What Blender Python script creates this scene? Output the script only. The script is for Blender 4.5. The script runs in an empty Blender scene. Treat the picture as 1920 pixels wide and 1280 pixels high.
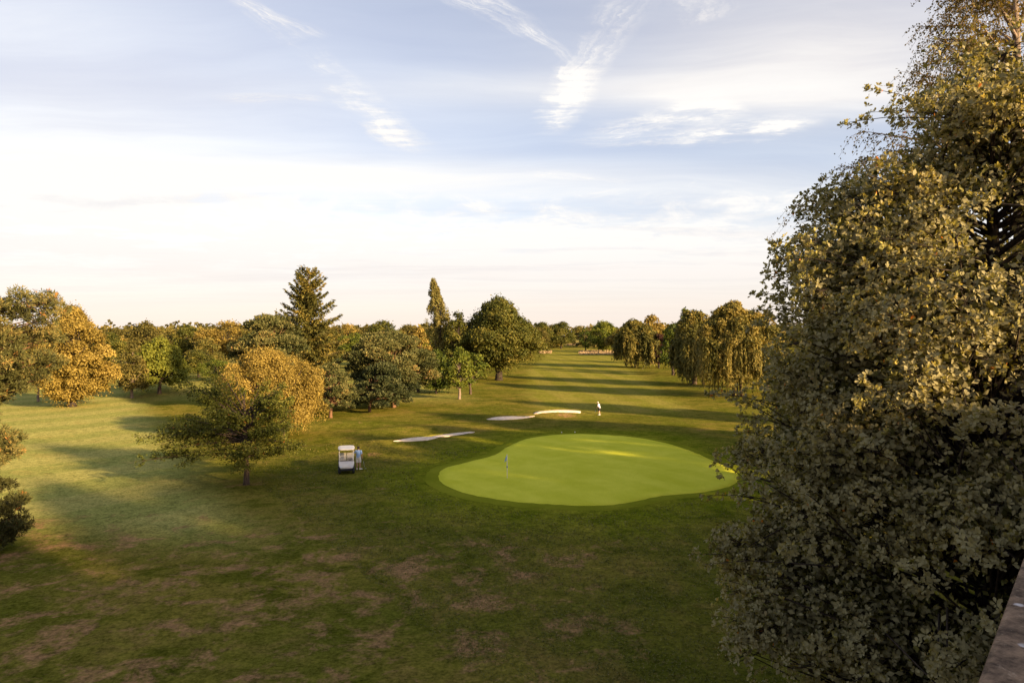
import bpy, bmesh, math, random
import numpy as np
from mathutils import Vector, Matrix, Quaternion

# ------------------------------------------------------------------ camera
F = 1280.0            # focal length in pixels of a 1920 px wide frame (24 mm)
HOR = 630.0           # horizon row
CAM_H = 10.3
sc = bpy.context.scene
COL = sc.collection
cam = bpy.data.cameras.new('camera'); cam_o = bpy.data.objects.new('camera', cam); COL.objects.link(cam_o)
cam.sensor_width = 36.0; cam.lens = 24.0
cam.shift_y = -(640.0 - HOR) / 1920.0
cam.clip_start = 0.05; cam.clip_end = 6000.0
cam_o.location = (0, 0, CAM_H); cam_o.rotation_euler = (math.pi / 2, 0, 0)
sc.camera = cam_o

# ------------------------------------------------------------------ node expression helper
class X:
    """a socket with arithmetic"""
    def __init__(s, nt, sock): s.nt = nt; s.s = sock
    def _m(s, op, *a):
        n = s.nt.nodes.new('ShaderNodeMath'); n.operation = op
        for i, v in enumerate((s,) + a):
            if isinstance(v, X): s.nt.links.new(v.s, n.inputs[i])
            else: n.inputs[i].default_value = v
        return X(s.nt, n.outputs[0])
    def __add__(s, o): return s._m('ADD', o)
    __radd__ = __add__
    def __mul__(s, o): return s._m('MULTIPLY', o)
    __rmul__ = __mul__
    def __sub__(s, o): return s._m('SUBTRACT', o)
    def __rsub__(s, o): return (s * -1.0) + o
    def __truediv__(s, o): return s._m('DIVIDE', o)
    def max(s, o): return s._m('MAXIMUM', o)
    def min(s, o): return s._m('MINIMUM', o)
    def abs(s): return s._m('ABSOLUTE')
    def pow(s, o): return s._m('POWER', o)
    def sin(s): return s._m('SINE')
    def exp(s): return s._m('EXPONENT')
    def sqrt(s): return s._m('SQRT')
    def gt(s, o): return s._m('GREATER_THAN', o)
    def clamp(s): return s.max(0.0).min(1.0)
    def smooth(s, a, b, lo=0.0, hi=1.0):
        n = s.nt.nodes.new('ShaderNodeMapRange'); n.interpolation_type = 'SMOOTHSTEP'
        s.nt.links.new(s.s, n.inputs[0])
        for i, v in enumerate((a, b, lo, hi)): n.inputs[i + 1].default_value = v
        return X(s.nt, n.outputs[0])

def xyz(nt, sock):
    n = nt.nodes.new('ShaderNodeSeparateXYZ'); nt.links.new(sock, n.inputs[0])
    return [X(nt, o) for o in n.outputs]
def vec(nt, *c):
    n = nt.nodes.new('ShaderNodeCombineXYZ')
    for i, v in enumerate(c):
        if isinstance(v, X): nt.links.new(v.s, n.inputs[i])
        else: n.inputs[i].default_value = v
    return n.outputs[0]
def noise(nt, v, scale, detail=4, rough=0.55, dist=0.0):
    n = nt.nodes.new('ShaderNodeTexNoise'); nt.links.new(v, n.inputs['Vector'])
    n.inputs['Scale'].default_value = scale; n.inputs['Detail'].default_value = detail
    n.inputs['Roughness'].default_value = rough; n.inputs['Distortion'].default_value = dist
    return X(nt, n.outputs[0])
def mix(nt, f, a, b, blend='MIX'):
    n = nt.nodes.new('ShaderNodeMix'); n.data_type = 'RGBA'; n.blend_type = blend
    for i, v in ((0, f), (6, a), (7, b)):
        if isinstance(v, X): nt.links.new(v.s, n.inputs[i])
        elif isinstance(v, bpy.types.NodeSocket): nt.links.new(v, n.inputs[i])
        elif i == 0: n.inputs[0].default_value = v
        else: n.inputs[i].default_value = (*v, 1.0)
    return n.outputs[2]

# ------------------------------------------------------------------ sky, sun, exposure
SUN_AZ = math.radians(128.0)     # clockwise from the view direction: from the right and behind
SUN_EL = math.radians(16.5)
world = bpy.data.worlds.new('World'); sc.world = world; world.use_nodes = True
world.cycles.sampling_method = 'MANUAL'; world.cycles.sample_map_resolution = 512
def build_sky():
    nt = world.node_tree; bg = nt.nodes['Background']
    bg.inputs[1].default_value = 0.1
    sky = nt.nodes.new('ShaderNodeTexSky'); sky.sky_type = 'NISHITA'; sky.sun_disc = False
    sky.sun_elevation = SUN_EL; sky.sun_rotation = SUN_AZ
    sky.air_density = 1.0; sky.dust_density = 0.6; sky.ozone_density = 2.0; sky.altitude = 60
    tc = nt.nodes.new('ShaderNodeTexCoord')
    dx, dy, dz = xyz(nt, tc.outputs['Generated'])
    z = dz.max(0.0) + 0.035
    u, v = dx / z, dy / z                                     # a cloud layer seen in perspective
    # wisps bend: a slow warp of the layer
    w1 = noise(nt, vec(nt, u * 0.5, v * 0.5, 3.0), 1.0, 3) - 0.5
    w2 = noise(nt, vec(nt, u * 0.5, v * 0.5, 9.0), 1.0, 3) - 0.5
    uu, vv = u + w1 * 0.9, v + w2 * 0.9
    fine = noise(nt, vec(nt, uu * 2.2, vv * 3.4, 1.0), 1.6, 9, 0.66)
    streak = noise(nt, vec(nt, uu * 0.28, vv * 1.15, 5.0), 1.0, 8, 0.6)
    broad = noise(nt, vec(nt, u * 0.16, v * 0.3, 2.0), 1.0, 4, 0.5)
    a = broad.smooth(0.36, 0.75) * 0.25 + streak.smooth(0.52, 0.80) * 0.34
    def streamer(p0, p1, w0, w1_, gain, ripple=0.0):
        # p0, p1 in layer coordinates; soft edged band with ribs across it
        (ax, ay), (bx, by) = p0, p1
        L = math.hypot(bx - ax, by - ay); tx, ty = (bx - ax) / L, (by - ay) / L
        ru, rv = u + w1 * 0.26, v + w2 * 0.26
        t = ((ru - ax) * tx + (rv - ay) * ty) / L
        d = (ru - ax) * ty - (rv - ay) * tx
        wid = t.clamp() * (w1_ - w0) + w0
        d = d + (fine - 0.5) * wid * 1.7
        edge = (d.abs() / wid).smooth(0.0, 1.0, 1.0, 0.0)
        ends = t.smooth(-0.12, 0.25) * t.smooth(0.85, 1.12, 1.0, 0.0)
        fib = noise(nt, vec(nt, t * 2.2, d / (w0 + w1_) * 5.0, 4.0), 1.0, 6, 0.7)
        body = fib.smooth(0.32, 0.78) * fine.smooth(0.22, 0.6)
        if ripple:
            rb = noise(nt, vec(nt, u * 4.0 + w1 * 2.0, v * ripple, 4.0), 1.0, 5, 0.65)
            body = body * fine.smooth(0.28, 0.66) * 0.75 + rb.smooth(0.30, 0.72) * fine.smooth(0.3, 0.62) * t.smooth(0.25, 0.85) * 0.85
        return (edge * ends * body * gain).max(0.0)
    def L(px, py):
        zz = (HOR - py) / F; k = math.sqrt(1 + zz * zz + ((px - 960) / F) ** 2)
        q = zz / k + 0.035
        return ((px - 960) / F / k / q, 1.0 / k / q)
    s = streamer(L(390, -60), L(790, 272), 0.045, 0.16, 0.62, 17.0)
    s = s + streamer(L(430, -10), L(610, 74), 0.03, 0.05, 0.5)
    s = s + streamer(L(1210, -60), L(1035, 240), 0.09, 0.12, 0.85, 19.0)
    s = s + streamer(L(835, -40), L(1062, 104), 0.11, 0.03, 0.75)
    s = s + streamer(L(1270, -40), L(1340, 30), 0.08, 0.10, 0.5)
    s = s + streamer(L(1110, 250), L(1360, 195), 0.14, 0.20, 0.95, 9.0)
    s = s + streamer(L(1080, 268), L(1500, 235), 0.17, 0.20, 1.0, 9.0)
    s = s + streamer(L(420, 186), L(610, 186), 0.07, 0.05, 0.35)
    s = s + streamer(L(1000, 325), L(1170, 345), 0.13, 0.10, 0.35)
    s = s + streamer(L(845, 362), L(930, 400), 0.10, 0.16, 0.5)
    s = s + streamer(L(1012, 380), L(1060, 420), 0.10, 0.22, 0.7)
    a = a + s * 1.7
    # sheets: the bank low over the trees, a veil to the left and to the right
    def blob(c, ru, rv, gain):
        e = ((u - c[0]) / ru).pow(2.0) + ((v - c[1]) / rv).pow(2.0)
        return (e * -1.0).exp() * gain
    a = a + blob(L(1580, 100), 0.80, 0.62, 1.05) * (streak * 0.9 + 0.5)
    a = a + blob(L(1330, 170), 1.2, 0.16, 0.4)
    veil = blob(L(60, 345), 2.4, 1.2, 0.75) * (streak * 0.8 + 0.55)
    a = a + veil + blob(L(0, 60), 1.3, 1.0, 0.50)
    a = a + blob(L(700, 330), 3.2, 0.32, 0.42) * (streak * 0.8 + 0.5)
    a = a + blob(L(1350, 370), 1.6, 0.35, 0.35) * (streak * 0.8 + 0.4)
    rough_v = v + (fine - 0.5) * 2.6 + w2 * 2.0 + (u * -0.10)
    bank = rough_v.smooth(4.75, 5.9) * (0.30 + streak * 0.85 + (fine - 0.5) * 0.9) * v.smooth(7.0, 13.0, 1.0, 0.5)
    puff = noise(nt, vec(nt, dx * 15.0 + w1, dz * 42.0, 6.0), 1.0, 8, 0.62, 0.6)
    wisp = noise(nt, vec(nt, dx * 6.0, dz * 60.0, 12.0), 1.0, 6, 0.6)
    bank2 = (dz + (puff - 0.5) * -0.13).smooth(0.205, 0.145) * dz.smooth(0.05, 0.11) * (puff.smooth(0.3, 0.7) * 0.5 + wisp.smooth(0.35, 0.7) * 0.5 + 0.25)
    bank = bank * 0.6 + bank2 * 0.75
    a = (a + bank).clamp()
    haze = dz.smooth(0.0, 0.28, 0.84, 0.12)
    a = (1.0 - (1.0 - a) * (1.0 - haze))
    lit = (streak.smooth(0.25, 0.7) + veil * 0.8 + s * 1.2 + bank * 0.55).clamp()
    low = dz.smooth(0.0, 0.16)
    ccol = mix(nt, lit, (2.35, 2.27, 2.36), (3.12, 3.04, 2.94))
    hcol = mix(nt, low, (2.84, 2.52, 2.32), ccol)
    base = mix(nt, 1.0, sky.outputs[0], (SKY_GAIN * 1.07, SKY_GAIN * 0.845, SKY_GAIN * 0.80), 'MULTIPLY')
    # thin cloud scatters forward: its unseen sun side is brightened, added as fill light
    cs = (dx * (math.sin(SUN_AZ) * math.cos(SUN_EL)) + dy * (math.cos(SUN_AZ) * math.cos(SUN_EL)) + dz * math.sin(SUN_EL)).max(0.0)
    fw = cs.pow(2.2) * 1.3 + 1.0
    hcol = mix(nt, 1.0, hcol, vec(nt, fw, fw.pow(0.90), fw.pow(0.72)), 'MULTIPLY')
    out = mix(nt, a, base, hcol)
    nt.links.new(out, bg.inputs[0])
SKY_GAIN = 0.80
build_sky()
sun = bpy.data.lights.new('sun', 'SUN'); sun.energy = 4.2; sun.angle = math.radians(2.0); sun.color = (1.0, 0.73, 0.40)
sun_o = bpy.data.objects.new('sun', sun); COL.objects.link(sun_o)
to_sun = Vector((math.sin(SUN_AZ) * math.cos(SUN_EL), math.cos(SUN_AZ) * math.cos(SUN_EL), math.sin(SUN_EL)))
sun_o.rotation_euler = to_sun.to_track_quat('Z', 'Y').to_euler(); sun_o.location = (60, -20, 40)
vs = sc.view_settings; vs.view_transform = 'Standard'; vs.look = 'None'; vs.exposure = 1.74; vs.gamma = 1.0
vs.use_curve_mapping = False
sc.render.engine = 'CYCLES'
sc.cycles.use_denoising = True; sc.cycles.denoiser = 'OPENIMAGEDENOISE'
sc.cycles.max_bounces = 6; sc.cycles.diffuse_bounces = 3; sc.cycles.transmission_bounces = 4; sc.cycles.transparent_max_bounces = 6
sc.cycles.sample_clamp_indirect = 6.0

# ------------------------------------------------------------------ terrain
def G(x, y, cx, cy, sx, sy, a, rot=0.0):
    c, s = math.cos(rot), math.sin(rot)
    dx, dy = x - cx, y - cy
    return a * np.exp(-((dx * c + dy * s) / sx) ** 2 - ((-dx * s + dy * c) / sy) ** 2)
def height(x, y):
    x = np.asarray(x, float); y = np.asarray(y, float)
    far = np.clip((y - 60) / 60, 0, 1)
    h = far * (0.35 * np.sin(x * 0.045 + 1.0) * np.sin(y * 0.03) + 0.15 * np.sin(x * 0.11 + y * 0.07))
    h = h + 0.05 * np.sin(x * 0.33 + 0.7 * np.sin(y * 0.21)) * np.sin(y * 0.27 + 1.3)
    h = h + G(x, y, 4, 55, 16, 17, 0.30)                                   # raised green
    h = h + G(x, y, -14.5, 61, 5, 3.5, 0.55) + G(x, y, -9, 64.5, 6, 2.2, 0.50, 0.6)   # mounds left of the green
    h = h + G(x, y, -11, 74, 6, 2.5, 0.45, 0.3) + G(x, y, -20, 79, 6, 3, 0.45)
    h = h + G(x, y, 6.5, 88.5, 4.5, 2.2, 0.55) - G(x, y, -1, 84, 3.5, 2.0, 0.25)
    h = h + G(x, y, -62, 128, 16, 8, 0.8) + G(x, y, -52, 160, 30, 22, 1.6)
    return h
def ground(px, py):
    d = F * CAM_H / (py - HOR)
    for _ in range(30):
        x = (px - 960) / F * d
        d = 0.5 * d + 0.5 * F * (CAM_H - float(height(x, d))) / (py - HOR)
    x = (px - 960) / F * d
    return x, d, float(height(x, d)), d / F

# ------------------------------------------------------------------ materials
def new_mat(name):
    m = bpy.data.materials.new(name); m.use_nodes = True
    return m, m.node_tree, m.node_tree.nodes['Principled BSDF']
def plain(name, col, rough=0.6, metal=0.0, var=0.12, scale=6.0, spec=0.4, bump=0.0):
    m, nt, p = new_mat(name)
    tc = nt.nodes.new('ShaderNodeTexCoord')
    n = noise(nt, tc.outputs['Object'], scale, 5, 0.6)
    k = n.smooth(0.25, 0.75)
    c = mix(nt, k, tuple(max(0, v * (1 - var)) for v in col), tuple(min(1, v * (1 + var)) for v in col))
    nt.links.new(c, p.inputs['Base Color'])
    p.inputs['Roughness'].default_value = rough; p.inputs['Metallic'].default_value = metal
    p.inputs['Specular IOR Level'].default_value = spec
    if bump:
        b = nt.nodes.new('ShaderNodeBump'); b.inputs['Strength'].default_value = bump; b.inputs['Distance'].default_value = 0.02
        nt.links.new(n.s, b.inputs['Height']); nt.links.new(b.outputs[0], p.inputs['Normal'])
    return m
def leaf_mat(name, stops, trans=0.32, rough=0.55, spec=0.12, under=None, tcol=(1.25, 1.1, 0.5)):
    m, nt, p = new_mat(name)
    at = nt.nodes.new('ShaderNodeAttribute'); at.attribute_name = 'tint'
    cr = nt.nodes.new('ShaderNodeValToRGB'); nt.links.new(at.outputs['Fac'], cr.inputs[0])
    el = cr.color_ramp.elements
    while len(el) < len(stops): el.new(0.5)
    for e, (t, c) in zip(el, stops): e.position = t; e.color = (*c, 1)
    col = cr.outputs[0]
    if under:
        ge = nt.nodes.new('ShaderNodeNewGeometry')
        col = mix(nt, X(nt, ge.outputs['Backfacing']), col, under)
    nt.links.new(col, p.inputs['Base Color'])
    p.inputs['Roughness'].default_value = rough; p.inputs['Specular IOR Level'].default_value = spec
    t = nt.nodes.new('ShaderNodeBsdfTranslucent')
    nt.links.new(mix(nt, 1.0, cr.outputs[0], tcol, 'MULTIPLY'), t.inputs[0])
    ms = nt.nodes.new('ShaderNodeMixShader'); ms.inputs[0].default_value = trans
    nt.links.new(p.outputs[0], ms.inputs[1]); nt.links.new(t.outputs[0], ms.inputs[2])
    nt.links.new(ms.outputs[0], nt.nodes['Material Output'].inputs[0])
    return m
def bark_mat(name, c0, c1, scale=3.0):
    m, nt, p = new_mat(name)
    tc = nt.nodes.new('ShaderNodeTexCoord'); x, y, z = xyz(nt, tc.outputs['Object'])
    n = noise(nt, vec(nt, x * 4.0, y * 4.0, z), scale, 6, 0.65)
    nt.links.new(mix(nt, n.smooth(0.3, 0.7), c0, c1), p.inputs['Base Color'])
    p.inputs['Roughness'].default_value = 0.9; p.inputs['Specular IOR Level'].default_value = 0.15
    b = nt.nodes.new('ShaderNodeBump'); b.inputs['Strength'].default_value = 0.6; b.inputs['Distance'].default_value = 0.05
    nt.links.new(n.s, b.inputs['Height']); nt.links.new(b.outputs[0], p.inputs['Normal'])
    return m
def attr(nt, name):
    a = nt.nodes.new('ShaderNodeAttribute'); a.attribute_name = name
    return X(nt, a.outputs['Fac'])
def turf(nt, p, col, pos, strength=0.5, fscale=1.0):
    """blade-scale relief and colour grain"""
    x, y, z = xyz(nt, pos)
    g = noise(nt, vec(nt, x, y * 1.0, z), 7.0 * fscale, 6, 0.75)
    g2 = noise(nt, vec(nt, x * 1.0, y * 1.0, 2.0), 1.9 * fscale, 5, 0.65, 0.6)
    k = (g - 0.5) * 2.6 + (g2 - 0.5) * 1.5
    c = mix(nt, (k + 0.5).clamp(), (0.50, 0.53, 0.48), (1.98, 1.84, 1.86))
    nt.links.new(mix(nt, 1.0, col, c, 'MULTIPLY'), p.inputs['Base Color'])
    b = nt.nodes.new('ShaderNodeBump'); b.inputs['Strength'].default_value = strength; b.inputs['Distance'].default_value = 0.06
    nt.links.new((g + g2 * 1.3).s, b.inputs['Height']); nt.links.new(b.outputs[0], p.inputs['Normal'])
    p.inputs['Roughness'].default_value = 0.9; p.inputs['Specular IOR Level'].default_value = 0.0
def ground_material():
    m, nt, p = new_mat('rough_grass')
    ge = nt.nodes.new('ShaderNodeNewGeometry'); pos = ge.outputs['Position']
    x, y, z = xyz(nt, pos)
    big = noise(nt, vec(nt, x, y, 0.0), 0.09, 4, 0.55)
    mid = noise(nt, vec(nt, x, y * 1.0, 4.0), 0.42, 5, 0.6, 0.8)
    col = mix(nt, big.smooth(0.35, 0.66), (0.082, 0.088, 0.011), (0.140, 0.120, 0.020))
    col = mix(nt, mid.smooth(0.50, 0.74) * 0.7, col, (0.165, 0.118, 0.032))
    col = mix(nt, mid.smooth(0.50, 0.34) * 0.75, col, (0.056, 0.064, 0.006))
    lush, fair, dry, pale = [attr(nt, k) for k in ('lush', 'fair', 'dry', 'pale')]
    # mown fairway bands along the hole
    wob = noise(nt, vec(nt, x * 0.05, y * 0.02, 0.0), 1.0, 2) * 3.0
    st = ((x + y * 0.045 + wob) * (2 * math.pi / 7.0)).sin().smooth(-0.35, 0.35)
    st2 = ((y * 0.93 - x * 0.36) * (2 * math.pi / 11.0)).sin().smooth(-0.4, 0.4)
    fcol = mix(nt, st * 0.7 + st2 * 0.3, (0.138, 0.140, 0.019), (0.178, 0.165, 0.031))
    fcol = mix(nt, mid.smooth(0.45, 0.75) * 0.5, fcol, (0.215, 0.160, 0.045))
    col = mix(nt, fair, col, fcol)
    pst = ((y * 0.62 - x * 0.78) * (2 * math.pi / 9.0)).sin().smooth(-0.3, 0.3)
    pcol = mix(nt, pst, (0.208, 0.216, 0.056), (0.262, 0.250, 0.072))
    pcol = mix(nt, mid.smooth(0.5, 0.75) * 0.5, pcol, (0.30, 0.235, 0.070))
    col = mix(nt, pale, col, pcol)
    lcol = mix(nt, mid.smooth(0.3, 0.7), (0.090, 0.112, 0.006), (0.155, 0.162, 0.012))
    col = mix(nt, lush, col, lcol)
    # parched scuffs
    dn = noise(nt, vec(nt, x * 1.0, y * 1.0, 7.0), 0.55, 7, 0.68, 0.5)
    dn2 = noise(nt, vec(nt, x, y, 11.0), 3.0, 5, 0.7)
    dm = ((dn + dn2 * 0.25 + dry * 0.32).smooth(0.885, 1.06) * dry.smooth(0.0, 0.35)).clamp()
    col = mix(nt, dm * 0.85, col, mix(nt, dn2, (0.19, 0.105, 0.042), (0.30, 0.175, 0.088)))
    turf(nt, p, col, pos, 0.55)
    return m
def green_material(name, c0, c1, fs):
    m, nt, p = new_mat(name)
    ge = nt.nodes.new('ShaderNodeNewGeometry'); pos = ge.outputs['Position']
    x, y, z = xyz(nt, pos)
    n = noise(nt, vec(nt, x, y, 0.0), 0.3, 5, 0.6, 0.4)
    n2 = noise(nt, vec(nt, x * 1.0, y * 0.5, 6.0), 1.3, 4, 0.6)
    st = ((x * 0.8 + y * 0.6) * (2 * math.pi / 3.2)).sin().smooth(-0.3, 0.3)
    col = mix(nt, (n.smooth(0.32, 0.68) * 0.6 + n2.smooth(0.3, 0.7) * 0.25 + st * 0.22).clamp(), c0, c1)
    g = noise(nt, vec(nt, x, y, z), 14.0 * fs, 4, 0.7)
    nt.links.new(mix(nt, 1.0, col, mix(nt, g, (0.80, 0.82, 0.80), (1.40, 1.38, 1.40)), 'MULTIPLY'), p.inputs['Base Color'])
    b = nt.nodes.new('ShaderNodeBump'); b.inputs['Strength'].default_value = 0.25; b.inputs['Distance'].default_value = 0.02
    nt.links.new(g.s, b.inputs['Height']); nt.links.new(b.outputs[0], p.inputs['Normal'])
    p.inputs['Roughness'].default_value = 0.9; p.inputs['Specular IOR Level'].default_value = 0.0
    return m
def sand_material():
    m, nt, p = new_mat('bunker_sand')
    ge = nt.nodes.new('ShaderNodeNewGeometry')
    n = noise(nt, ge.outputs['Position'], 2.5, 7, 0.7)
    nt.links.new(mix(nt, n.smooth(0.3, 0.7), (0.68, 0.51, 0.36), (0.90, 0.74, 0.57)), p.inputs['Base Color'])
    b = nt.nodes.new('ShaderNodeBump'); b.inputs['Strength'].default_value = 0.8; b.inputs['Distance'].default_value = 0.12
    nt.links.new(n.s, b.inputs['Height']); nt.links.new(b.outputs[0], p.inputs['Normal'])
    p.inputs['Roughness'].default_value = 0.95; p.inputs['Specular IOR Level'].default_value = 0.1
    return m
def stone_material():
    m, nt, p = new_mat('lichen_stone')
    tc = nt.nodes.new('ShaderNodeTexCoord'); o = tc.outputs['Object']
    n1 = noise(nt, o, 18.0, 7, 0.72); n2 = noise(nt, o, 4.0, 5, 0.6, 0.5); n3 = noise(nt, o, 55.0, 3, 0.6)
    vo = nt.nodes.new('ShaderNodeTexVoronoi'); vo.inputs['Scale'].default_value = 15.0; nt.links.new(o, vo.inputs['Vector'])
    col = mix(nt, n1.smooth(0.34, 0.68), (0.070, 0.044, 0.028), (0.33, 0.215, 0.130))
    col = mix(nt, n2.smooth(0.58, 0.74) * 0.8, col, (0.050, 0.029, 0.022))
    col = mix(nt, n3.smooth(0.60, 0.74) * 0.7, col, (0.44, 0.32, 0.21))
    spot = X(nt, vo.outputs['Distance']) + (n3 - 0.5) * 0.30
    rare = noise(nt, o, 9.0, 2).smooth(0.46, 0.54)
    col = mix(nt, spot.smooth(0.24, 0.12) * rare, col, (0.66, 0.60, 0.56))
    nt.links.new(col, p.inputs['Base Color'])
    b = nt.nodes.new('ShaderNodeBump'); b.inputs['Strength'].default_value = 0.9; b.inputs['Distance'].default_value = 0.012
    nt.links.new((n1 + n3 * 0.5).s, b.inputs['Height']); nt.links.new(b.outputs[0], p.inputs['Normal'])
    p.inputs['Roughness'].default_value = 0.92; p.inputs['Specular IOR Level'].default_value = 0.2
    return m

# ------------------------------------------------------------------ mesh helpers
def np_mesh(name, V, quads=None, tris=None, attrs=None):
    V = np.asarray(V, np.float32)
    parts = []; sizes = []
    if quads is not None and len(quads): parts.append(np.asarray(quads, np.int32).ravel()); sizes += [4] * len(quads)
    if tris is not None and len(tris): parts.append(np.asarray(tris, np.int32).ravel()); sizes += [3] * len(tris)
    loops = np.concatenate(parts); sizes = np.array(sizes, np.int32)
    starts = np.concatenate([[0], np.cumsum(sizes)[:-1]]).astype(np.int32)
    me = bpy.data.meshes.new(name)
    me.vertices.add(len(V)); me.vertices.foreach_set('co', V.ravel())
    me.loops.add(len(loops)); me.loops.foreach_set('vertex_index', loops)
    me.polygons.add(len(sizes)); me.polygons.foreach_set('loop_start', starts); me.polygons.foreach_set('loop_total', sizes)
    for k, a in (attrs or {}).items():
        at = me.attributes.new(k, 'FLOAT', 'POINT'); at.data.foreach_set('value', np.asarray(a, np.float32))
    me.update(calc_edges=True)
    return me
def smooth_mesh(me): me.polygons.foreach_set('use_smooth', np.ones(len(me.polygons), bool)); me.update()
def link(name, me, mat=None, parent=None, loc=(0, 0, 0), rot=(0, 0, 0)):
    o = bpy.data.objects.new(name, me); COL.objects.link(o)
    if mat is not None and not me.materials: me.materials.append(mat)
    o.parent = parent; o.location = loc; o.rotation_euler = rot
    return o
def tag(o, label=None, cat=None, group=None, kind=None):
    for k, v in (('label', label), ('category', cat), ('group', group), ('kind', kind)):
        if v: o[k] = v
    return o
def empty(name, loc, rotz=0.0, label=None, cat=None, group=None):
    o = bpy.data.objects.new(name, None); COL.objects.link(o); o.empty_display_size = 0.3
    o.location = loc; o.rotation_euler = (0, 0, rotz)
    return tag(o, label, cat, group)
def copy_tree(root, loc, rotz, scale, label=None, group=None):
    r = root.copy(); COL.objects.link(r); r.location = loc; r.rotation_euler = (0, 0, rotz); r.scale = scale
    tag(r, label, None, group)
    for ch in list(root.children):
        c = ch.copy(); COL.objects.link(c); c.parent = r
    return r
class MB:
    """collects tubes, boxes and lofts into one mesh"""
    def __init__(s): s.v = []; s.f = []
    def tube(s, pts, rad, n=6, cap=True):
        pts = [Vector(p) for p in pts]; rings = []
        up = Vector((0.31, 0.17, 0.93))
        for i, p in enumerate(pts):
            d = (pts[min(i + 1, len(pts) - 1)] - pts[max(i - 1, 0)]).normalized()
            a = d.cross(up)
            if a.length < 0.05: a = d.cross(Vector((1, 0, 0)))
            a.normalize(); b = d.cross(a)
            r = rad[i]; b0 = len(s.v)
            for k in range(n):
                t = 2 * math.pi * k / n
                s.v.append(p + a * (math.cos(t) * r) + b * (math.sin(t) * r))
            rings.append(b0)
        for r0, r1 in zip(rings, rings[1:]):
            for k in range(n): s.f.append((r0 + k, r0 + (k + 1) % n, r1 + (k + 1) % n, r1 + k))
        if cap:
            s.f.append(tuple(range(rings[0], rings[0] + n))[::-1]); s.f.append(tuple(range(rings[-1], rings[-1] + n)))
    def rings(s, rr, n=16, cap=True):
        """rr: list of (cx, cy, cz, rx, ry); stacked ellipses"""
        st = []
        for (cx, cy, cz, rx, ry) in rr:
            st.append(len(s.v))
            for k in range(n):
                t = 2 * math.pi * k / n
                s.v.append(Vector((cx + rx * math.cos(t), cy + ry * math.sin(t), cz)))
        for r0, r1 in zip(st, st[1:]):
            for k in range(n): s.f.append((r0 + k, r0 + (k + 1) % n, r1 + (k + 1) % n, r1 + k))
        if cap: s.f.append(tuple(range(st[0], st[0] + n))[::-1]); s.f.append(tuple(range(st[-1], st[-1] + n)))
    def box(s, x0, x1, y0, y1, z0, z1, M=None):
        b = len(s.v)
        for z in (z0, z1):
            for x, y in ((x0, y0), (x1, y0), (x1, y1), (x0, y1)):
                p = Vector((x, y, z)); s.v.append(M @ p if M else p)
        for f in ((3, 2, 1, 0), (4, 5, 6, 7), (0, 1, 5, 4), (1, 2, 6, 5), (2, 3, 7, 6), (3, 0, 4, 7)): s.f.append(tuple(b + i for i in f))
    def prism(s, prof, x0, x1):
        """profile in (y, z) extruded along x"""
        b = len(s.v); n = len(prof)
        for x in (x0, x1):
            for (y, z) in prof: s.v.append(Vector((x, y, z)))
        s.f.append(tuple(b + i for i in range(n))); s.f.append(tuple(b + n + i for i in range(n))[::-1])
        for i in range(n): j = (i + 1) % n; s.f.append((b + i, b + n + i, b + n + j, b + j))
    def build(s, name, mat, parent=None, bevel=0.0, smooth=False, sub=0, **k):
        me = bpy.data.meshes.new(name); me.from_pydata([tuple(v) for v in s.v], [], s.f)
        bm = bmesh.new(); bm.from_mesh(me); bmesh.ops.recalc_face_normals(bm, faces=bm.faces); bm.to_mesh(me); bm.free()
        if smooth: smooth_mesh(me)
        o = link(name, me, mat, parent, **k)
        if bevel:
            b = o.modifiers.new('bevel', 'BEVEL'); b.width = bevel; b.segments = 2; b.limit_method = 'ANGLE'
        if sub:
            b = o.modifiers.new('sub', 'SUBSURF'); b.levels = sub; b.render_levels = sub
        return o

# ------------------------------------------------------------------ ground sheet
def axis(lo, hi, dense_lo, dense_hi, step, grow=1.16):
    a = list(np.arange(dense_lo, dense_hi + 1e-6, step))
    s = step; p = a[-1]
    while p < hi: s *= grow; p += s; a.append(p)
    s = step; p = a[0]
    while p > lo: s *= grow; p -= s; a.insert(0, p)
    return np.array(a)
GREEN_PX = [(822, 895), (835, 878), (880, 866), (928, 853), (952, 838), (988, 823), (1040, 815.5), (1100, 814), (1180, 819), (1240, 829),
            (1290, 844), (1330, 861), (1366, 878), (1386, 893), (1372, 910), (1322, 922), (1240, 930), (1180, 942), (1120, 948), (1040, 946),
            (960, 940), (886, 928), (840, 912)]
def outline(px): return np.array([ground(*q)[:2] for q in px])
def spline_closed(P, n=8):
    out = []
    N = len(P)
    for i in range(N):
        p0, p1, p2, p3 = P[(i - 1) % N], P[i], P[(i + 1) % N], P[(i + 2) % N]
        for k in range(n):
            t = k / n
            out.append(0.5 * ((2 * p1) + (-p0 + p2) * t + (2 * p0 - 5 * p1 + 4 * p2 - p3) * t * t + (-p0 + 3 * p1 - 3 * p2 + p3) * t ** 3))
    return np.array(out)
def dist_poly(x, y, P):
    """signed distance to a closed outline, negative inside"""
    d = np.full(x.shape, 1e9); inside = np.zeros(x.shape, bool)
    for a, b in zip(P, np.roll(P, -1, 0)):
        e = b - a; t = np.clip(((x - a[0]) * e[0] + (y - a[1]) * e[1]) / (e @ e + 1e-12), 0, 1)
        d = np.minimum(d, np.hypot(x - a[0] - t * e[0], y - a[1] - t * e[1]))
        c = ((a[1] > y) != (b[1] > y)) & (x < (b[0] - a[0]) * (y - a[1]) / (b[1] - a[1] + 1e-12) + a[0])
        inside ^= c
    return np.where(inside, -d, d)
def sstep(a, b, x): t = np.clip((x - a) / (b - a), 0, 1); return t * t * (3 - 2 * t)
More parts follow.
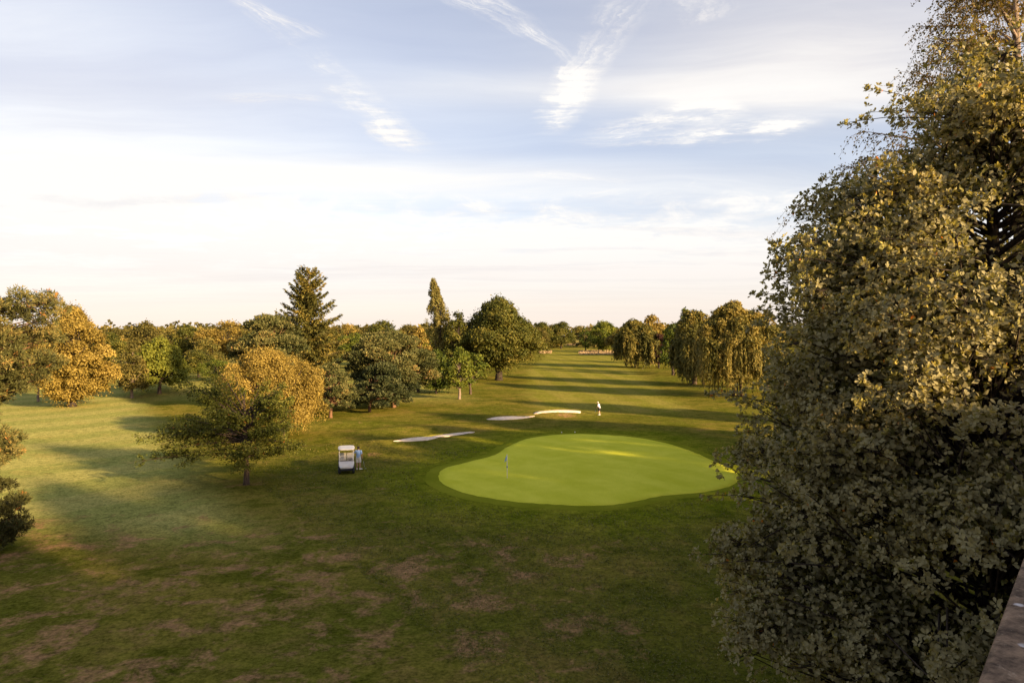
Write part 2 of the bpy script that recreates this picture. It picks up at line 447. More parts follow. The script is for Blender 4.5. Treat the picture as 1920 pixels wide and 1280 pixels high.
GREEN = spline_closed(outline(GREEN_PX), 6)
def ground_sheet():
    xs = axis(-2500, 2500, -75, 60, 0.85); ys = axis(-120, 4500, 14, 120, 0.85, 1.10)
    Xg, Yg = np.meshgrid(xs, ys); Z = height(Xg, Yg)
    nx, ny = len(xs), len(ys)
    idx = np.arange(nx * ny).reshape(ny, nx)
    q = np.stack([idx[:-1, :-1], idx[:-1, 1:], idx[1:, 1:], idx[1:, :-1]], -1).reshape(-1, 4)
    dg = dist_poly(Xg, Yg, GREEN[::3])
    rng = np.random.default_rng(5)
    wob = 0.6 * np.sin(Xg * 0.35 + 1.7 * np.sin(Yg * 0.22)) + 0.5 * np.sin(Yg * 0.5 + Xg * 0.13)
    lush = sstep(8.0, 2.2, dg + wob) * 0.9
    # fairway: a tongue from behind the green to the far end
    cxl = np.interp(Yg, [70, 92, 130, 200, 330, 480, 700], [14, 4, 3.0, 5, 15, 27, 40]); cxr = np.interp(Yg, [70, 92, 130, 200, 330, 480, 700], [16, 24, 28, 36, 50, 58, 75])
    fair = sstep(-2, 2, Xg - cxl + wob) * sstep(-2, 2, cxr - Xg + wob) * sstep(84, 98, Yg + wob)
    pale = sstep(3, -3, Xg + 0.62 * (Yg - 40) + 17.0 + wob) * sstep(36, 44, Yg + 0.18 * Xg + 8) * sstep(150, 110, Yg)
    far_p = sstep(3, -3, Xg + 6 + 0.26 * (Yg - 110)) * sstep(100, 120, Yg) * 0.5
    pale = np.maximum(pale, far_p)
    dry = sstep(46, 30, Yg + 0.15 * Xg) * sstep(9, 3, Xg + wob * 2) * 0.9
    def spot(px, py, rx, ry, a=1.0):
        x, y, _, s = ground(px, py)
        return G(Xg, Yg, x, y, rx, ry, a)
    dry = np.maximum(dry, spot(462, 908, 1.9, 1.1, 1.3)); dry = np.maximum(dry, spot(700, 850, 1.2, 1.2, 1.1)); dry = np.maximum(dry, spot(732, 861, 1.0, 0.9, 1.1))
    dry = np.maximum(dry, spot(980, 796, 3.0, 1.2, 0.9)); dry = np.maximum(dry, spot(1060, 778, 2.6, 1.3, 1.4)); dry = np.maximum(dry, spot(890, 813, 2.2, 1.2, 0.7))
    dry = np.maximum(dry, spot(850, 757, 7, 4, 0.8)); dry = np.maximum(dry, spot(1380, 1060, 4, 4, 0.7)); dry = np.maximum(dry, spot(590, 835, 4, 2, 0.8))
    dry = np.maximum(dry, spot(0, 1050, 4, 3, 1.1)); dry = np.maximum(dry, spot(640, 790, 8, 4, 0.55)); dry = np.maximum(dry, spot(690, 920, 3, 2, 0.8))
    dry = np.maximum(dry, sstep(450, 520, Yg) * 0.6)
    me = np_mesh('ground', np.stack([Xg, Yg, Z], -1).reshape(-1, 3), q,
                 attrs={'lush': lush.ravel(), 'fair': fair.ravel(), 'dry': dry.ravel(), 'pale': pale.ravel()})
    smooth_mesh(me)
    tag(link('ground', me, ground_material()), kind='structure')
ground_sheet()
def sheet(name, P, off, mat, rings=14, bowl=0.0, edge=0.0, seed=0):
    """a sheet laid on the terrain inside outline P"""
    c = P.mean(0); n = len(P); rng = np.random.default_rng(seed)
    jit = 1 + edge * rng.normal(size=n)
    V = [(c[0], c[1], float(height(*c)) + off - bowl)]
    for r in range(1, rings + 1):
        t = r / rings
        q = c + (P - c) * (t if r < rings else 1.0) * (1 + (jit[:, None] - 1) * t * t)
        z = height(q[:, 0], q[:, 1]) + off - bowl * (1 - t * t)
        V += [(a[0], a[1], b) for a, b in zip(q, z)]
    # turned-down rim, so that the sheet never floats
    q = c + (P - c) * 1.004 * jit[:, None]
    V += [(a[0], a[1], b - 0.08) for a, b in zip(q, height(q[:, 0], q[:, 1]))]
    tris = [(0, 1 + k, 1 + (k + 1) % n) for k in range(n)]
    quads = []
    for r in range(rings):
        for k in range(n):
            a, b = 1 + r * n + k, 1 + r * n + (k + 1) % n
            quads.append((a, a + n, b + n, b))
    me = np_mesh(name, V, quads, tris); smooth_mesh(me)
    return link(name, me, mat)
def grow(P, d):
    t = np.roll(P, -1, 0) - np.roll(P, 1, 0); nrm = np.stack([t[:, 1], -t[:, 0]], 1)
    nrm /= np.linalg.norm(nrm, axis=1)[:, None]
    c = P.mean(0); sgn = np.sign(((P - c) * nrm).sum(1).mean())
    return P + nrm * d * sgn
tag(sheet('green_fringe', grow(GREEN, 1.0), 0.02, green_material('fringe_grass', (0.150, 0.165, 0.010), (0.205, 0.210, 0.016), 0.7), 16, 0.0, 0.004, 8), kind='structure')
tag(sheet('putting_green', GREEN, 0.035, green_material('green_grass', (0.465, 0.460, 0.032), (0.580, 0.550, 0.056), 1.0), 16, 0.0, 0.0025, 9), kind='structure')
SAND = sand_material()
def bunker(px, off=0.03, bowl=0.0, seed=0):
    P = spline_closed(outline(px), 6)
    tag(sheet('sand_bunker', P, off, SAND, 5, bowl, 0.012, seed), kind='structure')
bunker([(738, 827), (770, 823.5), (810, 818.5), (850, 812.5), (887, 809.5), (884, 811.8), (850, 816.2), (815, 822), (775, 826.6)], 0.05, 0, 1)
bunker([(913, 786), (930, 782), (955, 780.5), (985, 781), (1001, 780), (996, 782), (975, 785), (950, 786.8), (925, 787)], 0.05, 0, 2)
bunker([(1001, 775), (1020, 771), (1045, 769.5), (1068, 769.5), (1089, 772), (1070, 773), (1045, 772.4), (1020, 773.6)], 0.05, 0, 3)
def lip(px, hgt, seed):
    """a turf bank along the far edge of a bunker"""
    rng = np.random.default_rng(seed); P = np.array([ground(*q)[:2] for q in px]); n = 26
    t = np.linspace(0, 1, len(P)); tt = np.linspace(0, 1, n); C = np.stack([np.interp(tt, t, P[:, 0]), np.interp(tt, t, P[:, 1])], 1)
    V = []
    for k, (x, y) in enumerate(C):
        e = math.sin(math.pi * tt[k]) ** 0.6 * hgt * rng.uniform(0.75, 1.2); j = rng.normal() * 0.06
        for (dy, dz) in ((-0.12 + j, -0.05), (-0.02 + j, e * 0.75), (0.10 + j, e), (0.55, e * 0.8), (1.2, e * 0.35), (2.0, -0.05)):
            V.append((x, y + dy, float(height(x, y + dy)) + dz))
    q = [(k * 6 + a, (k + 1) * 6 + a, (k + 1) * 6 + a + 1, k * 6 + a + 1) for k in range(n - 1) for a in range(5)]
    me = np_mesh('bunker_lip', np.array(V), q); smooth_mesh(me)
    tag(link('bunker_lip', me, bpy.data.materials['rough_grass']), kind='structure')
lip([(740, 826), (770, 822.5), (810, 817.5), (850, 811.5), (886, 808.8)], 0.16, 1)
lip([(914, 785), (930, 781.5), (955, 780), (985, 780.5), (1003, 779.5)], 0.20, 2)
lip([(1002, 774), (1020, 770.5), (1045, 769), (1068, 769), (1088, 771.5)], 0.18, 3)

# ------------------------------------------------------------------ foliage machinery
def unit(v): return v / np.maximum(np.linalg.norm(v, axis=-1, keepdims=True), 1e-9)
def rnd_dir(rng, n): return unit(rng.normal(size=(n, 3)))
class Foliage:
    def __init__(s, seed): s.rng = np.random.default_rng(seed); s.V = []; s.T = []; s.Q = []; s.n = 0
    def leaves(s, P, N, L, W, tint, D=None, fold=0.18):
        """four-cornered leaves: base P, normal N, length L, width W, optional growth direction D"""
        n = len(P)
        if n == 0: return
        if D is None: D = s.rng.normal(size=(n, 3))
        D = unit(D - N * (D * N).sum(1)[:, None]); B = np.cross(N, D)
        L = np.broadcast_to(L, n)[:, None]; W = np.broadcast_to(W, n)[:, None]
        q = np.stack([P, P + D * L * 0.55 + B * W * 0.5 + N * W * fold, P + D * L, P + D * L * 0.55 - B * W * 0.5 + N * W * fold], 1)
        s.V.append(q.reshape(-1, 3)); s.T.append(np.repeat(tint, 4))
        s.Q.append(np.arange(n * 4).reshape(n, 4) + s.n); s.n += n * 4
    def clump(s, c, r, n, L, W, tint, out=0.75, up=0.25, rand=0.8, shell=0.33):
        """n leaves in the outer part of an ellipsoid"""
        d = rnd_dir(s.rng, n); d[:, 2] = np.where(d[:, 2] < -0.35, -d[:, 2] * 0.6, d[:, 2]); d = unit(d)
        rad = 1 - shell * s.rng.random(n) ** 1.5
        P = np.asarray(c) + d * np.asarray(r) * rad[:, None] + s.rng.normal(size=(n, 3)) * 0.06 * np.min(r)
        N = unit(d * out + np.array([0, 0, up]) + s.rng.normal(size=(n, 3)) * rand * 0.6)
        sz = s.rng.uniform(0.7, 1.3, n)
        s.leaves(P, N, L * sz, W * sz, np.clip(tint + s.rng.normal(size=n) * 0.17, 0, 1))
    def mesh(s, name):
        return np_mesh(name, np.concatenate(s.V), np.concatenate(s.Q), attrs={'tint': np.concatenate(s.T)})

BARK = bark_mat('bark_brown', (0.035, 0.024, 0.018), (0.13, 0.088, 0.060))
BARK_PINE = bark_mat('bark_pine', (0.075, 0.040, 0.024), (0.24, 0.125, 0.066))
BARK_PALE = bark_mat('bark_pale', (0.10, 0.075, 0.055), (0.32, 0.23, 0.165))
BARK_DARK = bark_mat('bark_dark', (0.020, 0.016, 0.013), (0.070, 0.050, 0.036))
M_OAK = leaf_mat('leaf_oak', [(0, (0.040, 0.048, 0.010)), (0.5, (0.100, 0.104, 0.020)), (1, (0.205, 0.170, 0.034))])
M_GREEN = leaf_mat('leaf_green', [(0, (0.042, 0.060, 0.010)), (0.5, (0.105, 0.130, 0.018)), (1, (0.215, 0.215, 0.032))])
M_GOLD = leaf_mat('leaf_gold', [(0, (0.105, 0.072, 0.018)), (0.5, (0.250, 0.182, 0.038)), (1, (0.420, 0.300, 0.074))])
M_OLIVE = leaf_mat('leaf_olive', [(0, (0.058, 0.052, 0.014)), (0.5, (0.130, 0.112, 0.028)), (1, (0.250, 0.185, 0.048))])
M_PURPLE = leaf_mat('leaf_purple', [(0, (0.020, 0.009, 0.009)), (0.5, (0.040, 0.019, 0.016)), (1, (0.075, 0.038, 0.024))], tcol=(1.2, 0.6, 0.5))
M_WILLOW = leaf_mat('leaf_willow', [(0, (0.050, 0.052, 0.014)), (0.5, (0.128, 0.118, 0.028)), (1, (0.300, 0.225, 0.054))])
M_PINE = leaf_mat('leaf_pine', [(0, (0.034, 0.042, 0.015)), (0.5, (0.105, 0.108, 0.036)), (0.95, (0.250, 0.210, 0.072)), (1, (0.34, 0.19, 0.06))], trans=0.15)
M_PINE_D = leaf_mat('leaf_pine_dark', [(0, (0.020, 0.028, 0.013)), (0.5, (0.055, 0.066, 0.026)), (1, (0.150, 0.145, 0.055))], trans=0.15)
M_SPRUCE = leaf_mat('leaf_spruce', [(0, (0.046, 0.048, 0.014)), (0.5, (0.125, 0.116, 0.026)), (1, (0.300, 0.215, 0.048))], trans=0.2)
M_POPLAR = leaf_mat('leaf_poplar', [(0, (0.075, 0.070, 0.020)), (0.5, (0.165, 0.150, 0.042)), (1, (0.290, 0.240, 0.074))])
M_CHERRY = leaf_mat('leaf_cherry', [(0, (0.050, 0.062, 0.012)), (0.5, (0.130, 0.140, 0.024)), (0.95, (0.250, 0.230, 0.045)), (1, (0.40, 0.17, 0.036))])
M_BEAM = leaf_mat('leaf_whitebeam', [(0, (0.066, 0.068, 0.019)), (0.5, (0.275, 0.250, 0.074)), (0.93, (0.520, 0.450, 0.150)), (0.985, (0.62, 0.44, 0.10)), (1, (0.75, 0.24, 0.04))],
                  trans=0.32, rough=0.6, spec=0.15, under=(0.34, 0.295, 0.145))
M_PINE_N = leaf_mat('leaf_near_pine', [(0, (0.044, 0.042, 0.013)), (0.5, (0.108, 0.106, 0.032)), (0.95, (0.290, 0.215, 0.066)), (1, (0.46, 0.20, 0.055))], trans=0.15)
M_BIRCH = leaf_mat('leaf_birch', [(0, (0.070, 0.057, 0.013)), (0.5, (0.148, 0.118, 0.023)), (1, (0.294, 0.198, 0.044))], trans=0.4)

PROFILES = {
    'round': lambda t: np.sqrt(np.clip(1 - (2 * t - 1) ** 2, 0, 1)) ** 0.85,
    'oak':   lambda t: np.clip(np.sin(np.pi * np.clip(t, 0, 1) ** 0.72) ** 0.62, 0, 1),
    'dome':  lambda t: np.clip(1 - t ** 2.3, 0, 1) ** 0.6 * np.clip(t / 0.10 + 0.55, 0, 1),
    'egg':   lambda t: np.clip(np.sin(np.pi * np.clip(t, 0, 1) ** 0.6) ** 0.7, 0, 1),
    'column': lambda t: np.clip(np.sin(np.pi * np.clip(t * 0.96 + 0.04, 0, 1) ** 0.55) ** 0.8, 0, 1),
}
def limbs(mb, rng, H, trunk_top, r0, ends, lean=(0, 0), fork=0.25, nmax=60, n=5):
    """trunk and a limb towards every foliage clump"""
    top = Vector((lean[0], lean[1], trunk_top))
    K = 7
    tr = []
    for i in range(K + 1):
        t = i / K
        tr.append(Vector((lean[0] * t * t + rng.normal() * r0 * 0.25 * (i > 0), lean[1] * t * t + rng.normal() * r0 * 0.25 * (i > 0), trunk_top * t)))
    rad = [r0 * (1.55 if i == 0 else (1.12 if i == 1 else 1 - 0.82 * i / K)) for i in range(K + 1)]
    tr.insert(1, tr[0].lerp(tr[1], 0.25)); rad.insert(1, r0 * 1.2)
    tr[0].z = -0.25
    mb.tube(tr, rad, 9)
    order = list(range(len(ends))); rng.shuffle(order)
    for j in order[:nmax]:
        e = Vector(ends[j])
        zs = max(trunk_top * fork, min(trunk_top * 0.92, e.z * rng.uniform(0.45, 0.72)))
        t = zs / trunk_top
        s = Vector((lean[0] * t * t, lean[1] * t * t, zs))
        m = s.lerp(e, 0.55) + Vector((rng.normal() * 0.2, rng.normal() * 0.2, rng.uniform(0.0, 0.12) * (e - s).length))
        ln = (e - s).length; rb = min(r0 * 0.42, 0.02 * ln + 0.03)
        mb.tube([s, s.lerp(m, 0.55), m, m.lerp(e, 0.55), e], [rb, rb * 0.8, rb * 0.58, rb * 0.38, rb * 0.15], n, False)
def broad(seed, H, cb, R, prof, leaf, nc, cr, cov, mat, bark, tint=0.5, tvar=0.18, r0=None, squash=0.85, irr=0.16, inner=0.52, lean=(0, 0), droop=0.0, Ry=None, aspect=0.72):
    """clumped broadleaf crown from height cb to H, radius R; returns (trunk mesh, crown mesh)"""
    rng = np.random.default_rng(seed); fo = Foliage(seed + 1000)
    pf = PROFILES[prof]; ph = rng.uniform(0, 6.28, 8)
    C = []; k = 0
    while len(C) < nc:
        t = rng.random(); k += 1
        if rng.random() > float(pf(np.array(t))) * 0.9 + 0.1: continue
        ang = rng.uniform(0, 2 * math.pi)
        w = 1 + irr * (math.sin(2 * ang + ph[0] + 3 * t) + 0.7 * math.sin(3 * ang + ph[1] - 5 * t) + 0.6 * math.sin(7 * t + ph[2]))
        c0 = cr * rng.uniform(0.7, 1.25)
        rr = max(0.0, R * float(pf(np.array(t))) * w - c0 * 0.5) * (inner + (1 - inner) * rng.random() ** 0.5)
        z = cb + c0 * 0.6 + t * (H - cb - c0 * 1.3)
        p = np.array([math.cos(ang) * rr + lean[0] * (z / H) ** 2, math.sin(ang) * rr * ((Ry or R) / R) + lean[1] * (z / H) ** 2, z])
        C.append((p, c0))
    for p, c0 in C:
        n = int(cov * 4 * math.pi * c0 * c0 * squash / (0.55 * leaf * leaf * aspect))
        fo.clump(p, (c0, c0, c0 * squash), n, leaf, leaf * aspect, np.clip(tint + rng.normal() * tvar, 0, 1))
        if droop:
            m = int(n * 0.35); d = rnd_dir(rng, m); P = p + d * c0 * np.array([1.05, 1.05, 0.5]); P[:, 2] -= rng.random(m) * droop
            fo.leaves(P, unit(d + np.array([0, 0, 0.1])), leaf * 1.2, leaf * 0.5, np.clip(tint + rng.normal(size=m) * 0.2, 0, 1), D=np.tile([0, 0, -1.0], (m, 1)) + rng.normal(size=(m, 3)) * 0.3)
        # stray sprigs outside the clump, for a ragged outline
        m = int(n * 0.14); d = rnd_dir(rng, m)
        fo.leaves(p + d * c0 * rng.uniform(1.0, 1.38, m)[:, None], unit(d + rng.normal(size=(m, 3)) * 0.8), leaf * 0.9, leaf * 0.6, np.clip(tint + rng.normal(size=m) * 0.2, 0, 1))
    mb = MB(); limbs(mb, rng, H, cb + (H - cb) * 0.62, r0 or H * 0.022, [c[0] for c in C], lean)
    return mb, fo
def plant(name, label, cat, loc, mb, fo, mat, bark, group=None, rot=0.0, crown='crown'):
    root = empty(name, loc, rot, label, cat, group)
    mb.build('trunk', bark, root, smooth=True)
    link(crown, fo.mesh(name + '_crown'), mat, root)
    return root
def bt(name, label, px, base, top, half, cbot, prof, mat, bark, seed, nc=60, crk=0.26, cov=0.75, leafk=0.0030, group=None, **kw):
    """broadleaf tree given by its pixel box"""
    x, y, z, s = ground(px, base)
    H = (base - top) * s; cb = (base - cbot) * s; R = half * s
    leaf = max(0.16, y * leafk)
    lean = kw.pop('lean_px', 0) * s
    mb, fo = broad(seed, H, cb, R, prof, leaf, nc, R * crk, cov, mat, bark, lean=(lean, 0), **kw)
    return plant(name, label, 'tree', (x, y, z), mb, fo, mat, bark, group)

def willow(name, label, px, base, top, half, seed, mat, bark, ntress=150, hang=0.8, leafk=0.0036, group=None, trunk_lean=0.0, extra=None, tint=0.5):
    x, y, z0, s = ground(px, base); H = (base - top) * s; R = half * s
    rng = np.random.default_rng(seed); fo = Foliage(seed + 500); lf = max(0.2, y * leafk)
    ph = rng.uniform(0, 6.28, 4); ends = []
    for i in range(ntress):
        ang = rng.uniform(0, 2 * math.pi); q = rng.random() ** 0.6
        w = 1 + 0.2 * math.sin(3 * ang + ph[0]) + 0.12 * math.sin(5 * ang + ph[1])
        rr = R * q * w * 0.95
        zt = H * (1 - 0.42 * q ** 2.2) * rng.uniform(0.80, 1.0)
        st = np.array([math.cos(ang) * rr, math.sin(ang) * rr, zt])
        if i % 4 == 0: ends.append(st - np.array([0, 0, 0.4]))
        ln = (zt - H * rng.uniform(0.05, 0.30)) * rng.uniform(0.65, 1.0) * hang; tn = np.clip(tint + rng.normal() * 0.2, 0, 1)
        c0 = R * 0.13 * rng.uniform(0.7, 1.3)
        fo.clump(st, (c0 * 1.2, c0 * 1.2, c0 * 0.9), int(1.0 * 12.5 * c0 * c0 / (0.5 * lf * lf * 0.5)), lf, lf * 0.5, tn)
        for j in range(int(rng.integers(6, 10))):
            o = rng.normal(size=3) * c0 * 0.6; o[2] *= 0.4
            l2 = ln * rng.uniform(0.6, 1.08); m = max(3, int(l2 / (lf * 0.42)))
            tt = np.sort(rng.random(m)); bow = np.array([math.cos(ang), math.sin(ang), 0]) * c0 * 0.8
            P = st + o + bow * np.sqrt(tt)[:, None] + np.stack([np.zeros(m), np.zeros(m), -tt * l2], 1) + rng.normal(size=(m, 3)) * 0.05
            N = unit(np.array([math.cos(ang), math.sin(ang), 0.15]) + rng.normal(size=(m, 3)) * 0.55)
            fo.leaves(P, N, lf * 1.3 * rng.uniform(0.7, 1.3, m), lf * 0.42, np.clip(tn + rng.normal(size=m) * 0.14, 0, 1),
                      D=np.tile([0, 0, -1.0], (m, 1)) + rng.normal(size=(m, 3)) * 0.25)
    mb = MB(); limbs(mb, rng, H, H * 0.72, H * 0.028, ends, (trunk_lean * s, 0))
    if extra:
        for ex in extra: mb.tube([Vector((ex * s, -0.6, -0.25)), Vector((ex * s * 0.8, -0.5, H * 0.2)), Vector((ex * s * 0.3, -0.2, H * 0.5))], [0.3, 0.22, 0.12], 7)
    return plant(name, label, 'tree', (x, y, z0), mb, fo, mat, bark, group)

def scots(name, label, px, base, top, half, cbot, seed, mat, npad=46, padk=0.30, leafk=0.0036, group=None, lean=0.0, wide=1.0, cov=0.8, off=0.0):
    x, y, z0, s = ground(px, base); H = (base - top) * s; R = half * s; cb = (base - cbot) * s
    rng = np.random.default_rng(seed); fo = Foliage(seed + 700); lf = max(0.16, y * leafk); ends = []
    npad = int(npad * 1.9); padk *= 0.70
    for i in range(npad):
        t = rng.random(); ang = rng.uniform(0, 6.283)
        pr = math.sqrt(max(0.0, 1 - (1.25 * t - 0.25) ** 2)) ** 0.8
        c0 = R * padk * rng.uniform(0.65, 1.3)
        rr = max(0, R * pr - c0 * 0.35) * (0.35 + 0.65 * rng.random() ** 0.5)
        p = np.array([math.cos(ang) * rr + (lean * t + off) * s, math.sin(ang) * rr, cb + c0 * 0.3 + t * (H - cb - c0 * 0.7)])
        ends.append(p - np.array([0, 0, c0 * 0.15])); tn = np.clip(0.5 + rng.normal() * 0.15, 0, 0.9)
        # a pad of upright tufts
        nt_ = int(cov * 3.1 * c0 * c0 / (lf * lf * 0.16)); d = rnd_dir(rng, nt_)
        d[:, 2] = np.where(d[:, 2] < 0, -d[:, 2] * rng.choice([1, -0.35], nt_), d[:, 2])
        P = p + d * np.array([c0 * rng.uniform(0.8, 1.3), c0 * rng.uniform(0.8, 1.3), c0 * rng.uniform(0.4, 0.75)]) * (1.12 - 0.45 * rng.random(nt_))[:, None]
        for kk in range(3):
            D = unit(d * 0.9 + np.array([0, 0, 0.55]) + rng.normal(size=(nt_, 3)) * 0.55); N = unit(np.cross(D, rng.normal(size=(nt_, 3))))
            fo.leaves(P + rng.normal(size=(nt_, 3)) * lf * 0.12, N, lf * rng.uniform(0.7, 1.2, nt_), lf * 0.42, np.clip(tn + rng.normal(size=nt_) * 0.16, 0, 1), D=D)
    mb = MB(); limbs(mb, rng, H, H * 0.85, H * 0.028, ends, (lean * s, 0), 0.3)
    return plant(name, label, 'tree', (x, y, z0), mb, fo, mat, BARK_PINE, group)

def spruce(name, label, px, base, top, half, seed):
    x, y, z0, s = ground(px, base); H = (base - top) * s; R = half * s
    rng = np.random.default_rng(seed); fo = Foliage(seed); lf = max(0.2, y * 0.0032); mb = MB()
    mb.tube([(0, 0, -0.25), (0, 0, H * 0.3), (0.1, 0, H * 0.7), (0, 0, H * 0.99)], [H * 0.022, H * 0.017, H * 0.008, 0.02], 8)
    z = H * 0.08
    while z < H * 0.985:
        t = z / H
        for k in range(int(rng.integers(4, 7))):
            ang = rng.uniform(0, 6.283); ln = R * ((1 - t) ** 0.75 + 0.07) * rng.uniform(0.55, 1.2)
            if t < 0.35: ln *= 0.95
            rise = np.interp(t, [0, 0.5, 0.85, 1], [-0.35, -0.12, 0.35, 0.9])
            dirv = np.array([math.cos(ang), math.sin(ang), 0])
            m = max(16, int(ln / lf * 14)); tt = rng.random(m) ** 0.75
            zz = z + ln * (rise * tt + 0.28 * tt ** 3)
            side = np.array([-math.sin(ang), math.cos(ang), 0])
            P = dirv * (ln * tt)[:, None] + side * (rng.normal(size=m) * 0.13 * ln * (1 - 0.55 * tt))[:, None]; P[:, 2] += zz
            D = dirv * 0.6 + side * rng.normal(size=m)[:, None] * 0.5 + np.stack([np.zeros(m), np.zeros(m), -rng.uniform(0.1, 1.2, m) * (1.2 - t)], 1)
            N = unit(np.array([0, 0, 1.0]) + rng.normal(size=(m, 3)) * 0.8)
            tn = np.clip(0.5 + rng.normal() * 0.18, 0, 1)
            fo.leaves(P, N, lf * rng.uniform(0.9, 1.8, m), lf * 0.55, np.clip(tn + rng.normal(size=m) * 0.15, 0, 1), D=D)
            e = dirv * ln
            mb.tube([(0, 0, z), (e[0] * 0.5, e[1] * 0.5, z + ln * (rise * 0.5 + 0.035)), (e[0] * 0.95, e[1] * 0.95, z + ln * (rise * 0.95 + 0.24))], [0.05 * (1.2 - t), 0.03 * (1.2 - t), 0.008], 4, False)
        z += H * 0.018
    return plant(name, label, 'tree', (x, y, z0), mb, fo, M_SPRUCE, BARK)

def poplar(name, label, px, base, top, half, seed, lean_px):
    x, y, z0, s = ground(px, base); H = (base - top) * s; R = half * s
    rng = np.random.default_rng(seed); fo = Foliage(seed); lf = y * 0.0026; ends = []
    for i in range(210):
        t = rng.random() ** 0.9; ang = rng.uniform(0, 6.283)
        pr = np.interp(t, [0, 0.12, 0.4, 0.62, 0.8, 0.92, 1], [0.45, 0.85, 1.0, 0.75, 0.45, 0.24, 0.02])
        c0 = R * rng.uniform(0.13, 0.25) * (1.1 - 0.6 * t); rr = R * pr * rng.random() ** 0.6
        zc = H * (0.06 + 0.93 * t)
        p = np.array([math.cos(ang) * rr + lean_px * s * t ** 1.6, math.sin(ang) * rr, min(zc, H - c0)])
        ends.append(p)
        fo.clump(p, (c0, c0, c0 * rng.uniform(3.0, 5.0)), int(85 * (0.7 + rng.random()) * (1.15 - 0.6 * t)), lf, lf * 0.6, np.clip(0.70 + rng.normal() * 0.2, 0, 1), out=0.9, up=0.1, shell=0.5)
    mb = MB(); limbs(mb, rng, H, H * 0.9, H * 0.014, ends, (lean_px * s, 0), 0.05, 90)
    return plant(name, label, 'tree', (x, y, z0), mb, fo, M_POPLAR, BARK)

